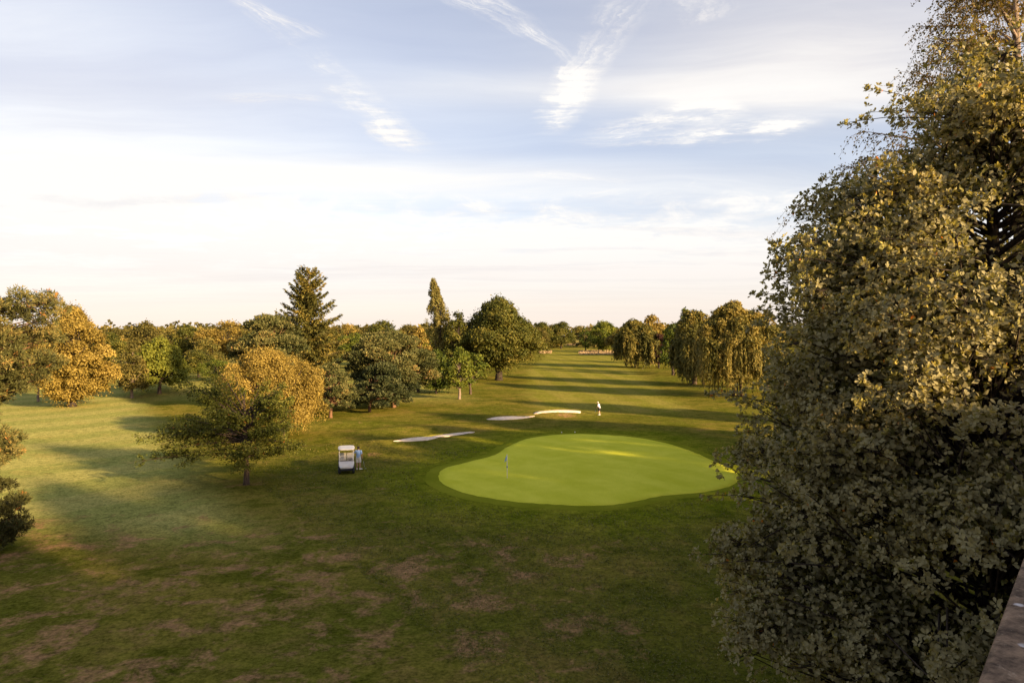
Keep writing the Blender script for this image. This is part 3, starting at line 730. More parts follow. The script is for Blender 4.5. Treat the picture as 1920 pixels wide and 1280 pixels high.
# ------------------------------------------------------------------ trees: far wood and background
def far_wood():
    """the wooded skyline, one mass beyond the course"""
    rng = np.random.default_rng(77); fo = Foliage(78)
    for i in range(800):
        px = rng.uniform(-260, 2200); d = rng.uniform(560, 900)
        x = (px - 960) / F * d; c0 = rng.uniform(5, 9.5); z = rng.uniform(0.45, 1.0) * 17
        if 1040 < px < 1080 and d < 800: continue
        for k in range(3):
            p = np.array([x + rng.normal() * 5, d + rng.normal() * 5, z - k * 4.5 + float(height(x, d))])
            fo.clump(p, (c0, c0, c0 * 0.8), 30, 3.6, 2.8, np.clip(0.45 + rng.normal() * 0.25, 0, 1))
    tag(link('distant_wood', fo.mesh('distant_wood'), M_OLIVE), kind='stuff')
far_wood()
def background_trees():
    protos = []
    for k, (mat, prof) in enumerate(((M_OLIVE, 'egg'), (M_GOLD, 'round'), (M_OAK, 'oak'), (M_GREEN, 'round'), (M_WILLOW, 'egg'))):
        mb, fo = broad(300 + k, 16.0, 1.6, 7.0, prof, 0.62, 46, 2.0, 0.62, mat, BARK_DARK)
        protos.append((mb.build('trunk', BARK_DARK, None, smooth=True), link('crown', fo.mesh('background_crown'), mat)))
    spots = [  # px, depth, top row, half width px, kind, label
        (20, 190, 618, 60, 0, 'olive round-headed tree in the wood, largely behind the left pine'),
        (175, 230, 612, 42, 1, 'golden tree in the wood just behind the tall chestnut'),
        (228, 260, 615, 34, 0, 'low olive tree of the wood right of the golden chestnut top'),
        (275, 215, 600, 34, 0, 'olive tree with knobbly top rising above the round tree at left'),
        (312, 240, 612, 40, 4, 'tawny tree of the wood right behind the round green tree'),
        (352, 230, 607, 34, 2, 'dark-topped tree of the wood between two paler trees at left'),
        (388, 175, 628, 34, 4, 'tawny tree standing lower in front of the left wood'),
        (418, 220, 600, 40, 1, 'pale golden rounded tree of the wood left of the blue-green pine'),
        (455, 240, 612, 40, 0, 'olive tree of the wood peeping out beside the blue-green pine'),
        (372, 150, 655, 30, 2, 'dark low tree at the wood edge right of the round tree'),
        (405, 140, 672, 26, 3, 'green bushy tree at the wood edge above the cherry'),
        (120, 210, 616, 44, 4, 'tawny tree of the wood hidden to the waist by the tall chestnut'),
        (205, 200, 622, 34, 2, 'dark tree of the wood low between chestnut and knobbly olive tree'),
        (485, 210, 606, 42, 4, 'tawny tree of the wood behind the blue-green pine'),
        (540, 230, 612, 44, 2, 'dark tree of the wood behind the spruce, left side'),
        (610, 240, 611, 40, 0, 'olive tree of the wood behind the spruce, right side'),
        (668, 220, 622, 34, 3, 'green tree of the wood low right of the spruce'),
        (735, 215, 618, 36, 4, 'tawny tree of the wood low before the dark skyline oak'),
        (800, 230, 618, 32, 3, 'green tree of the wood directly behind the poplar'),
        (1010, 420, 612, 22, 0, 'olive tree seen low beside the right edge of the big oak'),
        (1150, 480, 610, 24, 2, 'dark tree just right of the bright green fairway oak'),
        (652, 330, 606, 24, 1, 'small golden rounded tree top right of the spruce'),
        (690, 300, 608, 26, 0, 'olive tree top between the spruce and the dark oak'),
        (718, 250, 600, 42, 2, 'dark rounded oak on the skyline left of the poplar'),
        (765, 280, 607, 34, 0, 'olive tree on the skyline close left of the poplar'),
        (1015, 520, 603, 26, 2, 'dark tree close behind the right side of the big oak'),
        (1052, 560, 602, 24, 2, 'dark round tree at the far end of the fairway'),
        (1034, 600, 608, 22, 0, 'dull olive tree left of the round one at the fairway end'),
        (1086, 640, 608, 22, 4, 'tawny tree in the gap at the far end of the fairway'),
        (1104, 700, 610, 20, 1, 'golden tree far off above the little fairway tree'),
        (1166, 420, 612, 26, 0, 'olive tree right of the green tree at the fairway end'),
        (1192, 360, 604, 26, 4, 'tawny tree top behind the first willow on the right'),
    ]
    first = [True] * 5
    for i, (px, d, top, half, k, lab) in enumerate(spots):
        x = (px - 960) / F * d; z = float(height(x, d)); H = CAM_H + (HOR - top) / F * d - z
        sx = 1.12 * half * d / F / 7.0
        r = empty('background_tree', (x, d, z), i * 1.7, lab, 'tree', 'trees of the background wood'); r.scale = (sx, sx, H / 16.0)
        for o in protos[k]:
            if first[k]: o.parent = r
            else: c = o.copy(); COL.objects.link(c); c.parent = r
        first[k] = False
background_trees()

# ------------------------------------------------------------------ trees: left side
bt('chestnut_tree', 'tall golden chestnut with dark skirt touching the ground at left', 135, 762, 572, 70, 756, 'egg', M_GOLD, BARK_DARK, 11, nc=110, crk=0.24, cov=0.8, irr=0.14, r0=0.5, tint=0.58)
bt('small_tree', 'small brownish tree with pale trunk right of the golden chestnut', 247, 746, 640, 33, 736, 'egg', M_OLIVE, BARK_PALE, 12, nc=44, crk=0.28, cov=0.7, r0=0.2)
bt('round_tree', 'yellow-green dome-shaped tree with short trunk on the left field', 299, 738, 632, 52, 727, 'dome', M_GREEN, BARK, 13, nc=120, crk=0.20, cov=0.85, irr=0.03, tint=0.9, tvar=0.10, r0=0.28, squash=0.8)
bt('young_tree', 'slim tree with bright yellow-lit trunk beneath the left pine', 72, 753, 655, 24, 725, 'round', M_GOLD, BARK_PALE, 14, nc=24, r0=0.17)
bt('golden_tree', 'airy golden drooping tree lit orange behind the cherry', 532, 822, 648, 92, 812, 'oak', M_GOLD, BARK, 15, nc=120, crk=0.20, cov=0.42, leafk=0.0029, tint=0.58, droop=1.1, irr=0.22, aspect=0.5, squash=0.75, lean_px=-45)
spruce('spruce_tree', 'tall pointed spruce rising above the other left trees', 578, 770, 508, 94, 21)
scots('pine_tree', 'blue-green pine left of the spruce with pale clumped needles', 503, 775, 592, 68, 690, 22, M_PINE, npad=64, padk=0.27)
scots('pine_tree', 'orange-lit low pine directly below the spruce', 620, 783, 684, 44, 768, 23, M_PINE, npad=40, padk=0.30)
scots('pine_tree', 'broad pine with orange branches behind the dark low pine', 738, 763, 624, 82, 720, 24, M_PINE, npad=60, padk=0.27, lean=-6, off=-4)
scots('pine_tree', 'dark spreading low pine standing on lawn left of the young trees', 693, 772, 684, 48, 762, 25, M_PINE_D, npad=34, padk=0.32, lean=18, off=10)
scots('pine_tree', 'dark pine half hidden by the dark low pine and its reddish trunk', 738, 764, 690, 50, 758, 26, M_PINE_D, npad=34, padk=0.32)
bt('golden_broadleaf_tree', 'golden-green broadleaf behind the pines left of the poplar', 784, 735, 612, 34, 730, 'egg', M_GOLD, BARK, 27, nc=50, tint=0.5)
poplar('poplar_tree', 'slim tall poplar with its tip leaning to the left', 828, 708, 527, 27, 28, -16)
bt('narrow_tree', 'narrow dark green tree between the poplar and the big oak', 856, 712, 571, 22, 700, 'egg', M_OAK, BARK_DARK, 29, nc=60, crk=0.36)
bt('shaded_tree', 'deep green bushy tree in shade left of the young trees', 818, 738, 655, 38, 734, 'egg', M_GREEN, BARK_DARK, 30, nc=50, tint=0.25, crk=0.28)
bt('young_tree', 'nearer of two young green trees with bare pale trunk on the lawn', 861, 748, 648, 27, 728, 'egg', M_GREEN, BARK_PALE, 31, nc=46, crk=0.30, cov=0.6, tint=0.62, r0=0.2)
bt('young_tree', 'farther of two young green trees, right of the nearer one', 882, 739, 655, 30, 724, 'round', M_GREEN, BARK, 32, nc=44, crk=0.30, cov=0.65, tint=0.45, r0=0.2)
bt('oak_tree', 'big spreading oak with thick trunk left of the fairway', 935, 713, 556, 77, 696, 'oak', M_OAK, BARK_DARK, 33, nc=170, crk=0.19, cov=0.75, irr=0.14, r0=0.75, leafk=0.0030, tint=0.55)

def cherry():
    x, y, z0, s = ground(462, 908)
    rng = np.random.default_rng(41); fo = Foliage(42); mb = MB()
    root = empty('cherry_tree', (x, y, z0), 0, 'dark green spreading cherry with layered branches on the near lawn', 'tree')
    mb.tube([(0, 0, -0.2), (0.0, 0, 0.15), (0.02, 0, 0.9), (-0.03, 0, 1.8), (0.0, 0.05, 3.0), (-0.15, 0.1, 4.6), (-0.2, 0.1, 6.4)], [0.30, 0.21, 0.18, 0.165, 0.13, 0.08, 0.03], 10)
    for i in range(70):
        ang = rng.uniform(0, 6.283); u = rng.random()
        zs = 1.75 + 3.2 * u
        el = math.radians(np.interp(u, [0, 0.4, 0.75, 1], [9, 18, 36, 64]) + rng.normal() * 7)
        ca = math.cos(ang)
        L = np.interp(u, [0, 0.45, 1], [4.2, 4.5, 3.5]) * (1 + 0.72 * max(0, -ca) ** 2 - 0.06 * max(0, ca)) * rng.uniform(0.62, 1.08)
        hd = np.array([ca, math.sin(ang), 0.0]); side = np.array([-hd[1], hd[0], 0])
        curve = rng.normal() * 0.12
        def pt(t): return np.array([0, 0, zs]) + hd * (L * t * math.cos(el)) + side * (L * curve * t * t) + np.array([0, 0, L * (math.sin(el) * t - 0.16 * t * t)])
        mb.tube([pt(t) for t in (0, 0.2, 0.45, 0.7, 1.0)], [0.055, 0.045, 0.032, 0.020, 0.007], 5, False)
        tn0 = np.clip(0.48 + rng.normal() * 0.16, 0, 1)
        for k in range(13):
            t = rng.uniform(0.25, 1.0); p0 = pt(t); sg = rng.choice([-1, 1])
            l2 = (0.25 + 0.30 * L * (1.05 - t)) * rng.uniform(0.6, 1.2)
            d2 = unit(hd * 0.75 + side * sg * rng.uniform(0.4, 1.1) + np.array([0, 0, rng.normal() * 0.36 + 0.10]))
            p1 = p0 + d2 * l2 - np.array([0, 0, 0.06 * l2])
            mb.tube([p0, (p0 + p1) / 2 + np.array([0, 0, 0.03 * l2]), p1], [0.012, 0.009, 0.004], 3, False)
            m = int(34 * l2 + 12); tt = rng.random(m) ** 0.7
            P = p0 + (p1 - p0) * tt[:, None] + rng.normal(size=(m, 3)) * np.array([0.13, 0.13, 0.12])
            D = d2 + rng.normal(size=(m, 3)) * 0.7 + np.array([0, 0, -0.35])
            N = unit(np.array([0, 0, 1.0]) + rng.normal(size=(m, 3)) * 0.85)
            tn = np.clip(tn0 + rng.normal(size=m) * 0.16, 0, 0.95); tn[rng.random(m) < 0.004] = 1.0
            fo.leaves(P, N, 0.18 * rng.uniform(0.7, 1.25, m), 0.105, tn, D=D)
    mb.build('trunk', BARK, root, smooth=True); link('crown', fo.mesh('cherry_crown'), M_CHERRY, root)
cherry()

def near_pine():
    """the pine at the left edge, its trunk just out of the frame"""
    D = 32.0; s = D / F
    x = (-70 - 960) * s; y = D; z0 = float(height(x, y))
    rng = np.random.default_rng(51); fo = Foliage(52); mb = MB()
    root = empty('pine_tree', (x, y, z0), 0, 'large near pine reaching in from the left edge with orange-lit needles', 'tree')
    H = CAM_H + (HOR - 540) * s - z0
    mb.tube([(0, 0, -0.25), (0, 0, 0.3), (0.1, 0, 3), (0.0, 0.1, 7), (0.2, 0, 10), (0.3, 0, H - 0.6)], [0.42, 0.34, 0.29, 0.22, 0.13, 0.04], 10)
    # reach of the branches to the right, in pixels of the photograph, by row
    rows = [540, 560, 600, 640, 690, 735, 752, 766, 800, 835, 862, 890, 930, 965, 1000, 1030]
    reach = [40, 112, 110, 100, 92, 50, 8, -22, 0, 46, 20, -20, 20, 64, 48, 10]
    pads = []
    for i in range(250):
        py = rng.uniform(548, 1022); ang = rng.uniform(-math.pi, math.pi)
        rx = (np.interp(py, rows, reach) + 70) * s
        base = 2.3 + 0.4 * math.sin(py * 0.03)
        R = rx if abs(ang) < 0.7 else base + (rx - base) * max(0, math.cos(ang)) ** 2
        c0 = rng.uniform(0.28, 0.58); R = max(0.25, R - c0 * 0.9)
        q = (0.15 + 0.85 * rng.random() ** 0.6)
        if rng.random() < 0.45: ang = rng.normal() * 0.45; q = rng.uniform(0.75, 1.0); R = max(0.25, rx - c0 * 0.9)
        pads.append((np.array([math.cos(ang) * R * q, math.sin(ang) * R * q, CAM_H + (HOR - py) * s - z0]), c0, py))
    for px_, py in ((5, 575), (22, 585), (38, 592), (8, 600), (28, 610), (48, 575), (-15, 590), (0, 625), (30, 640)):
        pads.append((np.array([(px_ + 70) * s, rng.uniform(-1.2, -0.2), CAM_H + (HOR - py) * s - z0]), 0.55, py))
    for p, c0, py in pads:
        zs = max(0.5, p[2] - rng.uniform(0.0, 1.2)); st = Vector((0, 0, min(zs, H - 0.8))); e = Vector(p)
        mb.tube([st, st.lerp(e, 0.5) + Vector((0, 0, -0.12)), e], [0.06, 0.04, 0.015], 5, False)
        nt_ = int(62 * (c0 / 0.5) ** 2); d = rnd_dir(rng, nt_); d[:, 2] = d[:, 2] * 0.8 + 0.15
        P = p + d * np.array([c0, c0, c0 * 0.72]) * (0.45 + 0.55 * rng.random(nt_) ** 0.5)[:, None]
        tn = np.clip((0.5 if py < 880 else 0.10) + rng.normal() * 0.15, 0, 0.9)  # shade on the lower skirt is put into a darker tint
        ax = unit(d + np.array([0, 0, 0.6]) + rng.normal(size=(nt_, 3)) * 0.25)
        old = rng.random(nt_) < 0.01
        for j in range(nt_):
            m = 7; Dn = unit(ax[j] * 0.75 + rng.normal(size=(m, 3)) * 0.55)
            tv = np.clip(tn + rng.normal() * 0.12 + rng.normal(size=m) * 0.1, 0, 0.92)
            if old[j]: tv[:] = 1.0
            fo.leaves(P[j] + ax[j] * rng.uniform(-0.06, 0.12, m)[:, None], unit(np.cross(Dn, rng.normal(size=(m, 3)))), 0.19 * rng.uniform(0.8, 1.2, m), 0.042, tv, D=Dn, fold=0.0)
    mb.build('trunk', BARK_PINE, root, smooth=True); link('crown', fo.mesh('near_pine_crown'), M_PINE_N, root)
near_pine()

# ------------------------------------------------------------------ trees: right side of the fairway
bt('fairway_tree', 'small dark tree standing alone at the fairway end', 1098, 657, 614, 13, 653, 'round', M_GREEN, BARK_DARK, 61, nc=26, tint=0.2, leafk=0.0022)
bt('fairway_oak', 'bright green rounded oak at the far right end of the fairway', 1131, 660, 599, 27, 660, 'round', M_GREEN, BARK_DARK, 62, nc=56, tint=0.6, leafk=0.0022, crk=0.24)
willow('willow_tree', 'dark weeping willow farthest along the right side of the fairway', 1192, 689, 602, 40, 63, M_WILLOW, BARK_DARK, 150, 1.02)
bt('golden_top_tree', 'tall broadleaf with golden top behind the purple tree', 1222, 682, 588, 34, 680, 'egg', M_GOLD, BARK_DARK, 64, nc=56, tint=0.35)
bt('purple_beech', 'dark purple-leaved tree between willow and green tree', 1235, 690, 622, 19, 686, 'egg', M_PURPLE, BARK_DARK, 65, nc=44, crk=0.34, tint=0.4)
bt('green_tree', 'dark green dense tree between the purple tree and the willows', 1262, 703, 598, 24, 694, 'egg', M_GREEN, BARK, 66, nc=60, crk=0.30, tint=0.3)
bt('tall_green_tree', 'green tree top rising behind the middle willow', 1284, 700, 577, 26, 690, 'egg', M_GREEN, BARK, 67, nc=50, crk=0.30, tint=0.5)
willow('willow_tree', 'middle weeping willow with leaning trunk on the right of the fairway', 1302, 720, 582, 40, 68, M_WILLOW, BARK, 190, 1.08, trunk_lean=-6, extra=[16])
willow('willow_tree', 'largest golden weeping willow beside the near right tree', 1379, 742, 570, 66, 69, M_WILLOW, BARK, 200, 1.08, extra=[9], tint=0.72)
bt('green_tree', 'olive tree behind the largest willow by the near tree edge', 1438, 728, 585, 40, 715, 'egg', M_OLIVE, BARK, 70, nc=60, crk=0.26)
# unseen trees added behind the near tree to shade the green
def hidden_tree(x, d, H, R, mat, seed, label):
    z = float(height(x, d))
    mb, fo = broad(seed, H, 1.6, R, 'egg', 0.42, 80, R * 0.25, 0.6, mat, BARK)
    plant('shade_tree', label, 'tree', (x, d, z), mb, fo, mat, BARK, 'unseen shade trees behind the near right tree')
for q in ((22, 40, 15.0, 5.0, M_OAK, 81, 'oak glimpsed through the middle of the near right tree'),
          (28, 47, 15.5, 5.0, M_GREEN, 85, 'green tree glimpsed beside an oak behind the near right tree'),
          (31, 59, 16.0, 6.0, M_OLIVE, 82, 'olive tree glimpsed behind the left half of the near right tree'),
          (27, 38.5, 16.0, 4.5, M_OAK, 87, 'oak screened by the right half of the near right tree'),
          (35, 52, 17.0, 5.0, M_OAK, 88, 'tall oak screened by the upper near right tree'),
          (43, 74, 16.5, 6.0, M_GREEN, 83, 'green tree farthest back behind the near right tree'),
          (23.5, 32, 15.0, 4.5, M_OLIVE, 86, 'olive tree close behind the right edge of the near right tree')): hidden_tree(*q)

def birch():
    """the tall birch behind the near tree: hanging twigs, small leaves"""
    D = 19.5; s = D / F; x = (1925 - 960) * s; y = D; z0 = float(height(x, y))
    rng = np.random.default_rng(91); fo = Foliage(92); mb = MB()
    root = empty('birch_tree', (x, y, z0), 0, 'tall loose birch with hanging twigs behind the top of the near tree', 'tree')
    H = 23.0
    mb.tube([(0, 0, -0.25), (0, 0, 1), (0.1, 0, 8), (-0.2, 0, 14), (-0.3, 0, 19), (-0.4, 0, H - 0.5)], [0.36, 0.30, 0.24, 0.17, 0.09, 0.02], 9)
    for i in range(105):
        z = rng.uniform(8.5, H - 0.6); ang = rng.uniform(0, 6.283)
        if rng.random() < 0.4: ang = math.pi + rng.normal() * 0.6
        R = np.interp(z, [8, 12, 14.5, 16, 17.5, 19, 21, 23], [5.6, 6.0, 6.2, 4.6, 4.3, 3.4, 2.4, 0.6]) * rng.uniform(0.55, 1.0)
        st = Vector((-0.3 * z / H, 0, max(3, z - R * 0.5))); hd = Vector((math.cos(ang), math.sin(ang), 0))
        e = Vector((0, 0, z)) + hd * R; m_ = st.lerp(e, 0.55) + Vector((0, 0, 0.12 * R))
        path = [st, st.lerp(m_, 0.6), m_, m_.lerp(e, 0.6), e]
        mb.tube(path, [0.055, 0.042, 0.03, 0.018, 0.006], 5, False)
        for k in range(32):
            t = rng.uniform(0.3, 1.0) * 4; j = min(3, int(t)); p0 = np.array(path[j].lerp(path[j + 1], t - j))
            d2 = unit(np.array(hd) * 0.5 + rng.normal(size=3) * np.array([0.7, 0.7, 0.35])); l2 = rng.uniform(0.5, 1.5)
            m = int(20 * l2); tt = rng.random(m)
            def tw(q): return p0 + d2 * (l2 * q * 0.8) - np.array([0, 0, 1.0]) * (0.75 * l2 * q * q)
            mb.tube([tw(0), tw(0.5), tw(1.0)], [0.008, 0.005, 0.003], 3, False)
            P = p0 + d2 * (l2 * tt * 0.8)[:, None] - np.stack([np.zeros(m), np.zeros(m), 0.75 * l2 * tt * tt], 1) + rng.normal(size=(m, 3)) * 0.05
            Dn = np.array([0, 0, -0.8]) + rng.normal(size=(m, 3)) * 0.6
            fo.leaves(P, rnd_dir(rng, m), 0.075 * rng.uniform(0.7, 1.25, m), 0.052, np.clip(0.5 + rng.normal(size=m) * 0.2, 0, 1), D=Dn)
    mb.build('trunk', BARK_PALE, root, smooth=True); link('crown', fo.mesh('birch_crown'), M_BIRCH, root)
birch()

def whitebeam():
    """the near tree on the right: leaves in rosettes at the shoot ends"""
    D = 14.5; X0 = 10.2; z0 = float(height(X0, D))
    rng = np.random.default_rng(101); mb = MB()
    root = empty('whitebeam_tree', (X0, D, z0), 0, 'large near tree on the right with grey-green leaf rosettes', 'tree')
    zs = [0.6, 1.8, 3.0, 4.2, 5.1, 6.0, 6.8, 8.4, 10.4, 11.8, 12.8, 13.6, 14.4, 15.2, 15.9]
    rs = [3.6, 4.0, 4.4, 5.1, 5.7, 5.6, 5.5, 5.25, 4.85, 4.35, 3.3, 2.8, 2.3, 1.5, 0.5]
    ph = rng.uniform(0, 6.28, 6)
    C = []
    while len(C) < 980:
        z = rng.uniform(0.7, 15.7); ang = rng.uniform(0, 6.283)
        R = np.interp(z, zs, rs) * (1 + 0.09 * math.sin(3 * ang + ph[0] + z) + 0.09 * math.sin(5 * ang + ph[1] - 0.7 * z) + 0.05 * math.sin(2.2 * z + ph[2] + 2 * ang))
        if rng.random() > R / 6.0: continue
        if -math.cos(ang) * 0.62 - math.sin(ang) * 0.78 < -0.25 and rng.random() < 0.6: continue
        q0 = 1.0 - 0.30 * rng.random() ** 2
        for k in range(int(rng.integers(3, 7))):              # a bough: a few clumps close together
            a2 = ang + rng.normal() * 0.55 / max(R, 1.0); z2 = z + rng.normal() * 0.38
            hd = np.array([math.cos(a2), math.sin(a2), 0]); facing = -hd[0] * 0.62 - hd[1] * 0.78
            c0 = rng.uniform(0.34, 0.66); q = q0 - 0.10 * rng.random()
            C.append((hd * max(0.1, (R - c0 * 0.8) * q) + np.array([0, 0, max(0.7, z2)]), c0, hd, facing, q))
    # shoots that reach out of the crown and break its outline
    shoots = []
    for k in range(120):
        z = rng.uniform(2.0, 15.6); ang = rng.uniform(0, 6.283) if k % 3 == 0 else math.pi * 1.18 + rng.normal() * 0.75
        hd = np.array([math.cos(ang), math.sin(ang), 0]); R = np.interp(z, zs, rs)
        st = hd * R * 0.80 + np.array([0, 0, z]); dv = unit(hd + np.array([0, 0, rng.uniform(-0.15, 0.7)]) + rng.normal(size=3) * 0.3)
        ln = rng.uniform(0.9, 1.9); shoots.append((st, dv, ln))
    PR, AX, TN = [], [], []
    for st, dv, ln in shoots:
        n = int(20 * ln); t = rng.random(n) ** 0.7
        P = st + dv * (ln * t)[:, None] + rng.normal(size=(n, 3)) * (0.20 * (1.15 - t))[:, None]; P[:, 2] -= 0.10 * ln * t * t
        PR.append(P); AX.append(unit(dv * 0.7 + np.array([0, 0, 0.35]) + rng.normal(size=(n, 3)) * 0.45)); TN.append(np.clip(0.5 + rng.normal(size=n) * 0.14, 0, 0.93))
    for c, c0, hd, facing, q in C:
        n = int((48 if facing > -0.25 else 14) * (c0 / 0.6) ** 2)
        d = rnd_dir(rng, n); d = unit(d + hd * 0.55 + np.array([0, 0, 0.15]))
        P = c + d * np.array([c0, c0, c0 * 0.8]) * (0.55 + 0.45 * rng.random(n) ** 0.5)[:, None]
        PR.append(P); AX.append(unit(d * 0.8 + np.array([0, 0, 0.45]) + rng.normal(size=(n, 3)) * 0.30))
        TN.append(np.clip(0.47 + rng.normal() * 0.17 + rng.normal(size=n) * 0.16, 0.02, 0.93))
    P = np.concatenate(PR); A = np.concatenate(AX); T = np.concatenate(TN); n = len(P)
    K = 6
    # rosette leaves: obovate, six corners, folded along the midrib
    az = np.arange(K) * 2.399 + rng.uniform(0, 6.28, (n, 1))
    U = unit(np.cross(A, rng.normal(size=(n, 3)))); Wv = np.cross(A, U)
    rad = U[:, None] * np.cos(az)[..., None] + Wv[:, None] * np.sin(az)[..., None]
    spread = rng.uniform(0.45, 1.25, (n, K))
    Dl = unit(rad * np.sin(spread)[..., None] + A[:, None] * np.cos(spread)[..., None] + rng.normal(size=(n, K, 3)) * 0.13)
    Nl = unit(A[:, None] - Dl * (A[:, None] * Dl).sum(-1, keepdims=True) + rng.normal(size=(n, K, 3)) * 0.12)
    Nl = unit(Nl - Dl * (Nl * Dl).sum(-1, keepdims=True)); Bl = np.cross(Nl, Dl)
    L = (0.082 * rng.uniform(0.6, 1.35, (n, K)))[..., None]; Wd = L * 0.60
    b0 = P[:, None] + Dl * 0.012
    lv = np.stack([b0, b0 + Dl * L * 0.42 + Bl * Wd * 0.40 + Nl * Wd * 0.10, b0 + Dl * L * 0.78 + Bl * Wd * 0.46 + Nl * Wd * 0.10,
                   b0 + Dl * L - Nl * L * 0.05, b0 + Dl * L * 0.78 - Bl * Wd * 0.46 + Nl * Wd * 0.10, b0 + Dl * L * 0.42 - Bl * Wd * 0.40 + Nl * Wd * 0.10], 2).reshape(-1, 6, 3)
    tint = np.clip(np.repeat(T, K) + rng.normal(size=n * K) * 0.10, 0, 0.95)
    aut = rng.random(n * K); tint = np.where(aut < 0.004, 1.0, np.where(aut < 0.012, 0.97, tint))
    # the three hundred leaves that show largest stand as single leaves, the rest are one crown
    base = lv[:, 0] + np.array([X0, D, z0]) - np.array([0, 0, CAM_H])
    dist = np.linalg.norm(base, axis=1); px = 960 + F * base[:, 0] / base[:, 1]; py = HOR - F * base[:, 2] / base[:, 1]
    e1 = lv[:, 3] - lv[:, 0]; e2 = lv[:, 1] - lv[:, 5]; nn = np.cross(e1, e2)
    show = np.abs((nn * base).sum(1)) / dist ** 3
    show[(px > 1900) | (py < 10) | (py > 1265)] = 0
    big = np.argsort(-show)[:300]; keep = np.ones(len(lv), bool); keep[big] = False
    V6 = lv[keep].reshape(-1, 3); m = keep.sum(); b = np.arange(m)[:, None] * 6
    quads = np.concatenate([b + np.array([[0, 1, 2, 3]]), b + np.array([[0, 3, 4, 5]])])
    me = np_mesh('whitebeam_crown', V6, quads, attrs={'tint': np.repeat(tint[keep], 6)})
    tag(link('crown', me, M_BEAM, root), kind='stuff')
    # inner foliage closing the depth of the crown, interior shade tinted into its leaves
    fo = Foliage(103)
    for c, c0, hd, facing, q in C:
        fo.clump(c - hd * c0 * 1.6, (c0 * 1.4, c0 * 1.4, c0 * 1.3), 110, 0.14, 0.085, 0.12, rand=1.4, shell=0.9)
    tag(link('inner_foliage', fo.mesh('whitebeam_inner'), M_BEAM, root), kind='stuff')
    # one shared leaf, placed by matrix
    lm = {}
    for t in (0.3, 0.5, 0.7):
        v = [(0, 0, 0), (0.24, 0.42, 0.06), (0.276, 0.78, 0.06), (0, 1, -0.05), (-0.276, 0.78, 0.06), (-0.24, 0.42, 0.06)]
        lm[t] = np_mesh('leaf', np.array(v), [(0, 3, 2, 1), (0, 5, 4, 3)], attrs={'tint': np.full(6, t)}); lm[t].materials.append(M_BEAM)
    Df, Nf, Bf, Lf = Dl.reshape(-1, 3), Nl.reshape(-1, 3), Bl.reshape(-1, 3), L.reshape(-1)
    for i in big:
        t = min(lm, key=lambda k: abs(k - tint[i]))
        o = bpy.data.objects.new('leaf', lm[t]); COL.objects.link(o); o.parent = root
        q = Matrix((-Bf[i], Df[i], Nf[i])).transposed()
        o.matrix_local = Matrix.Translation(lv[i, 0]) @ q.to_4x4() @ Matrix.Scale(float(Lf[i]), 4)
    # trunk, limbs, and shoots to every clump
    mb.tube([(0, 0, -0.3), (0, 0, 0.25), (0.05, 0, 2), (0, 0.1, 5), (0.1, 0, 9), (0, 0, 13), (0, 0, 16)], [0.48, 0.36, 0.31, 0.26, 0.19, 0.10, 0.03], 10)
    for st, dv, ln in shoots: mb.tube([st - dv * 0.8, st, st + dv * ln * 0.5, st + dv * ln - np.array([0, 0, 0.08 * ln])], [0.022, 0.016, 0.010, 0.004], 4, False)
    for c, c0, hd, facing, q in C:
        st = Vector((0, 0, max(1.0, c[2] - rng.uniform(0.3, 1.0) * np.hypot(c[0], c[1]) * 0.8))); e = Vector(c + hd * c0 * 0.3)
        m_ = st.lerp(e, 0.5) + Vector((0, 0, rng.uniform(-0.1, 0.3)))
        mb.tube([st, m_, e], [0.040, 0.026, 0.008], 5, False)
        for k in range(4):
            d = Vector(unit(hd + rng.normal(size=3) * 0.8)); mb.tube([e - Vector(hd) * c0 * 0.4, e + d * c0 * 0.7], [0.010, 0.004], 3, False)
    mb.build('trunk', BARK_DARK, root, smooth=True)
whitebeam()

# ------------------------------------------------------------------ dry long grass at the fairway end
def long_grass(px0, px1, py0, py1, n, label, seed, hgt=0.9):
    rng = np.random.default_rng(seed); fo = Foliage(seed)
    P = []
    for i in range(n):
        x, y, z, s = ground(rng.uniform(px0, px1), rng.uniform(py0, py1)); P.append((x, y, z - 0.02))
    P = np.array(P); m = len(P)
    N = unit(np.array([0, -1.0, 0.1]) + rng.normal(size=(m, 3)) * 0.5)
    fo.leaves(P, N, hgt * rng.uniform(0.6, 1.3, m), 0.8, np.clip(0.6 + rng.normal(size=m) * 0.25, 0, 1), D=np.array([0, 0, 1.0]) + rng.normal(size=(m, 3)) * 0.25)
    tag(link('long_grass', fo.mesh('long_grass'), M_HAY), label, 'grass', kind='stuff')
M_HAY = leaf_mat('dry_hay', [(0, (0.200, 0.130, 0.060)), (1, (0.480, 0.340, 0.190))], trans=0.2)
long_grass(1086, 1158, 658, 665, 1500, 'straw-coloured long grass at the right of the fairway end', 201)
long_grass(1012, 1034, 658, 663, 450, 'straw-coloured long grass beside the big oak at the fairway end', 202)
long_grass(1058, 1090, 645, 648, 600, 'pale long grass in the farthest fairway gap', 203, 1.2)

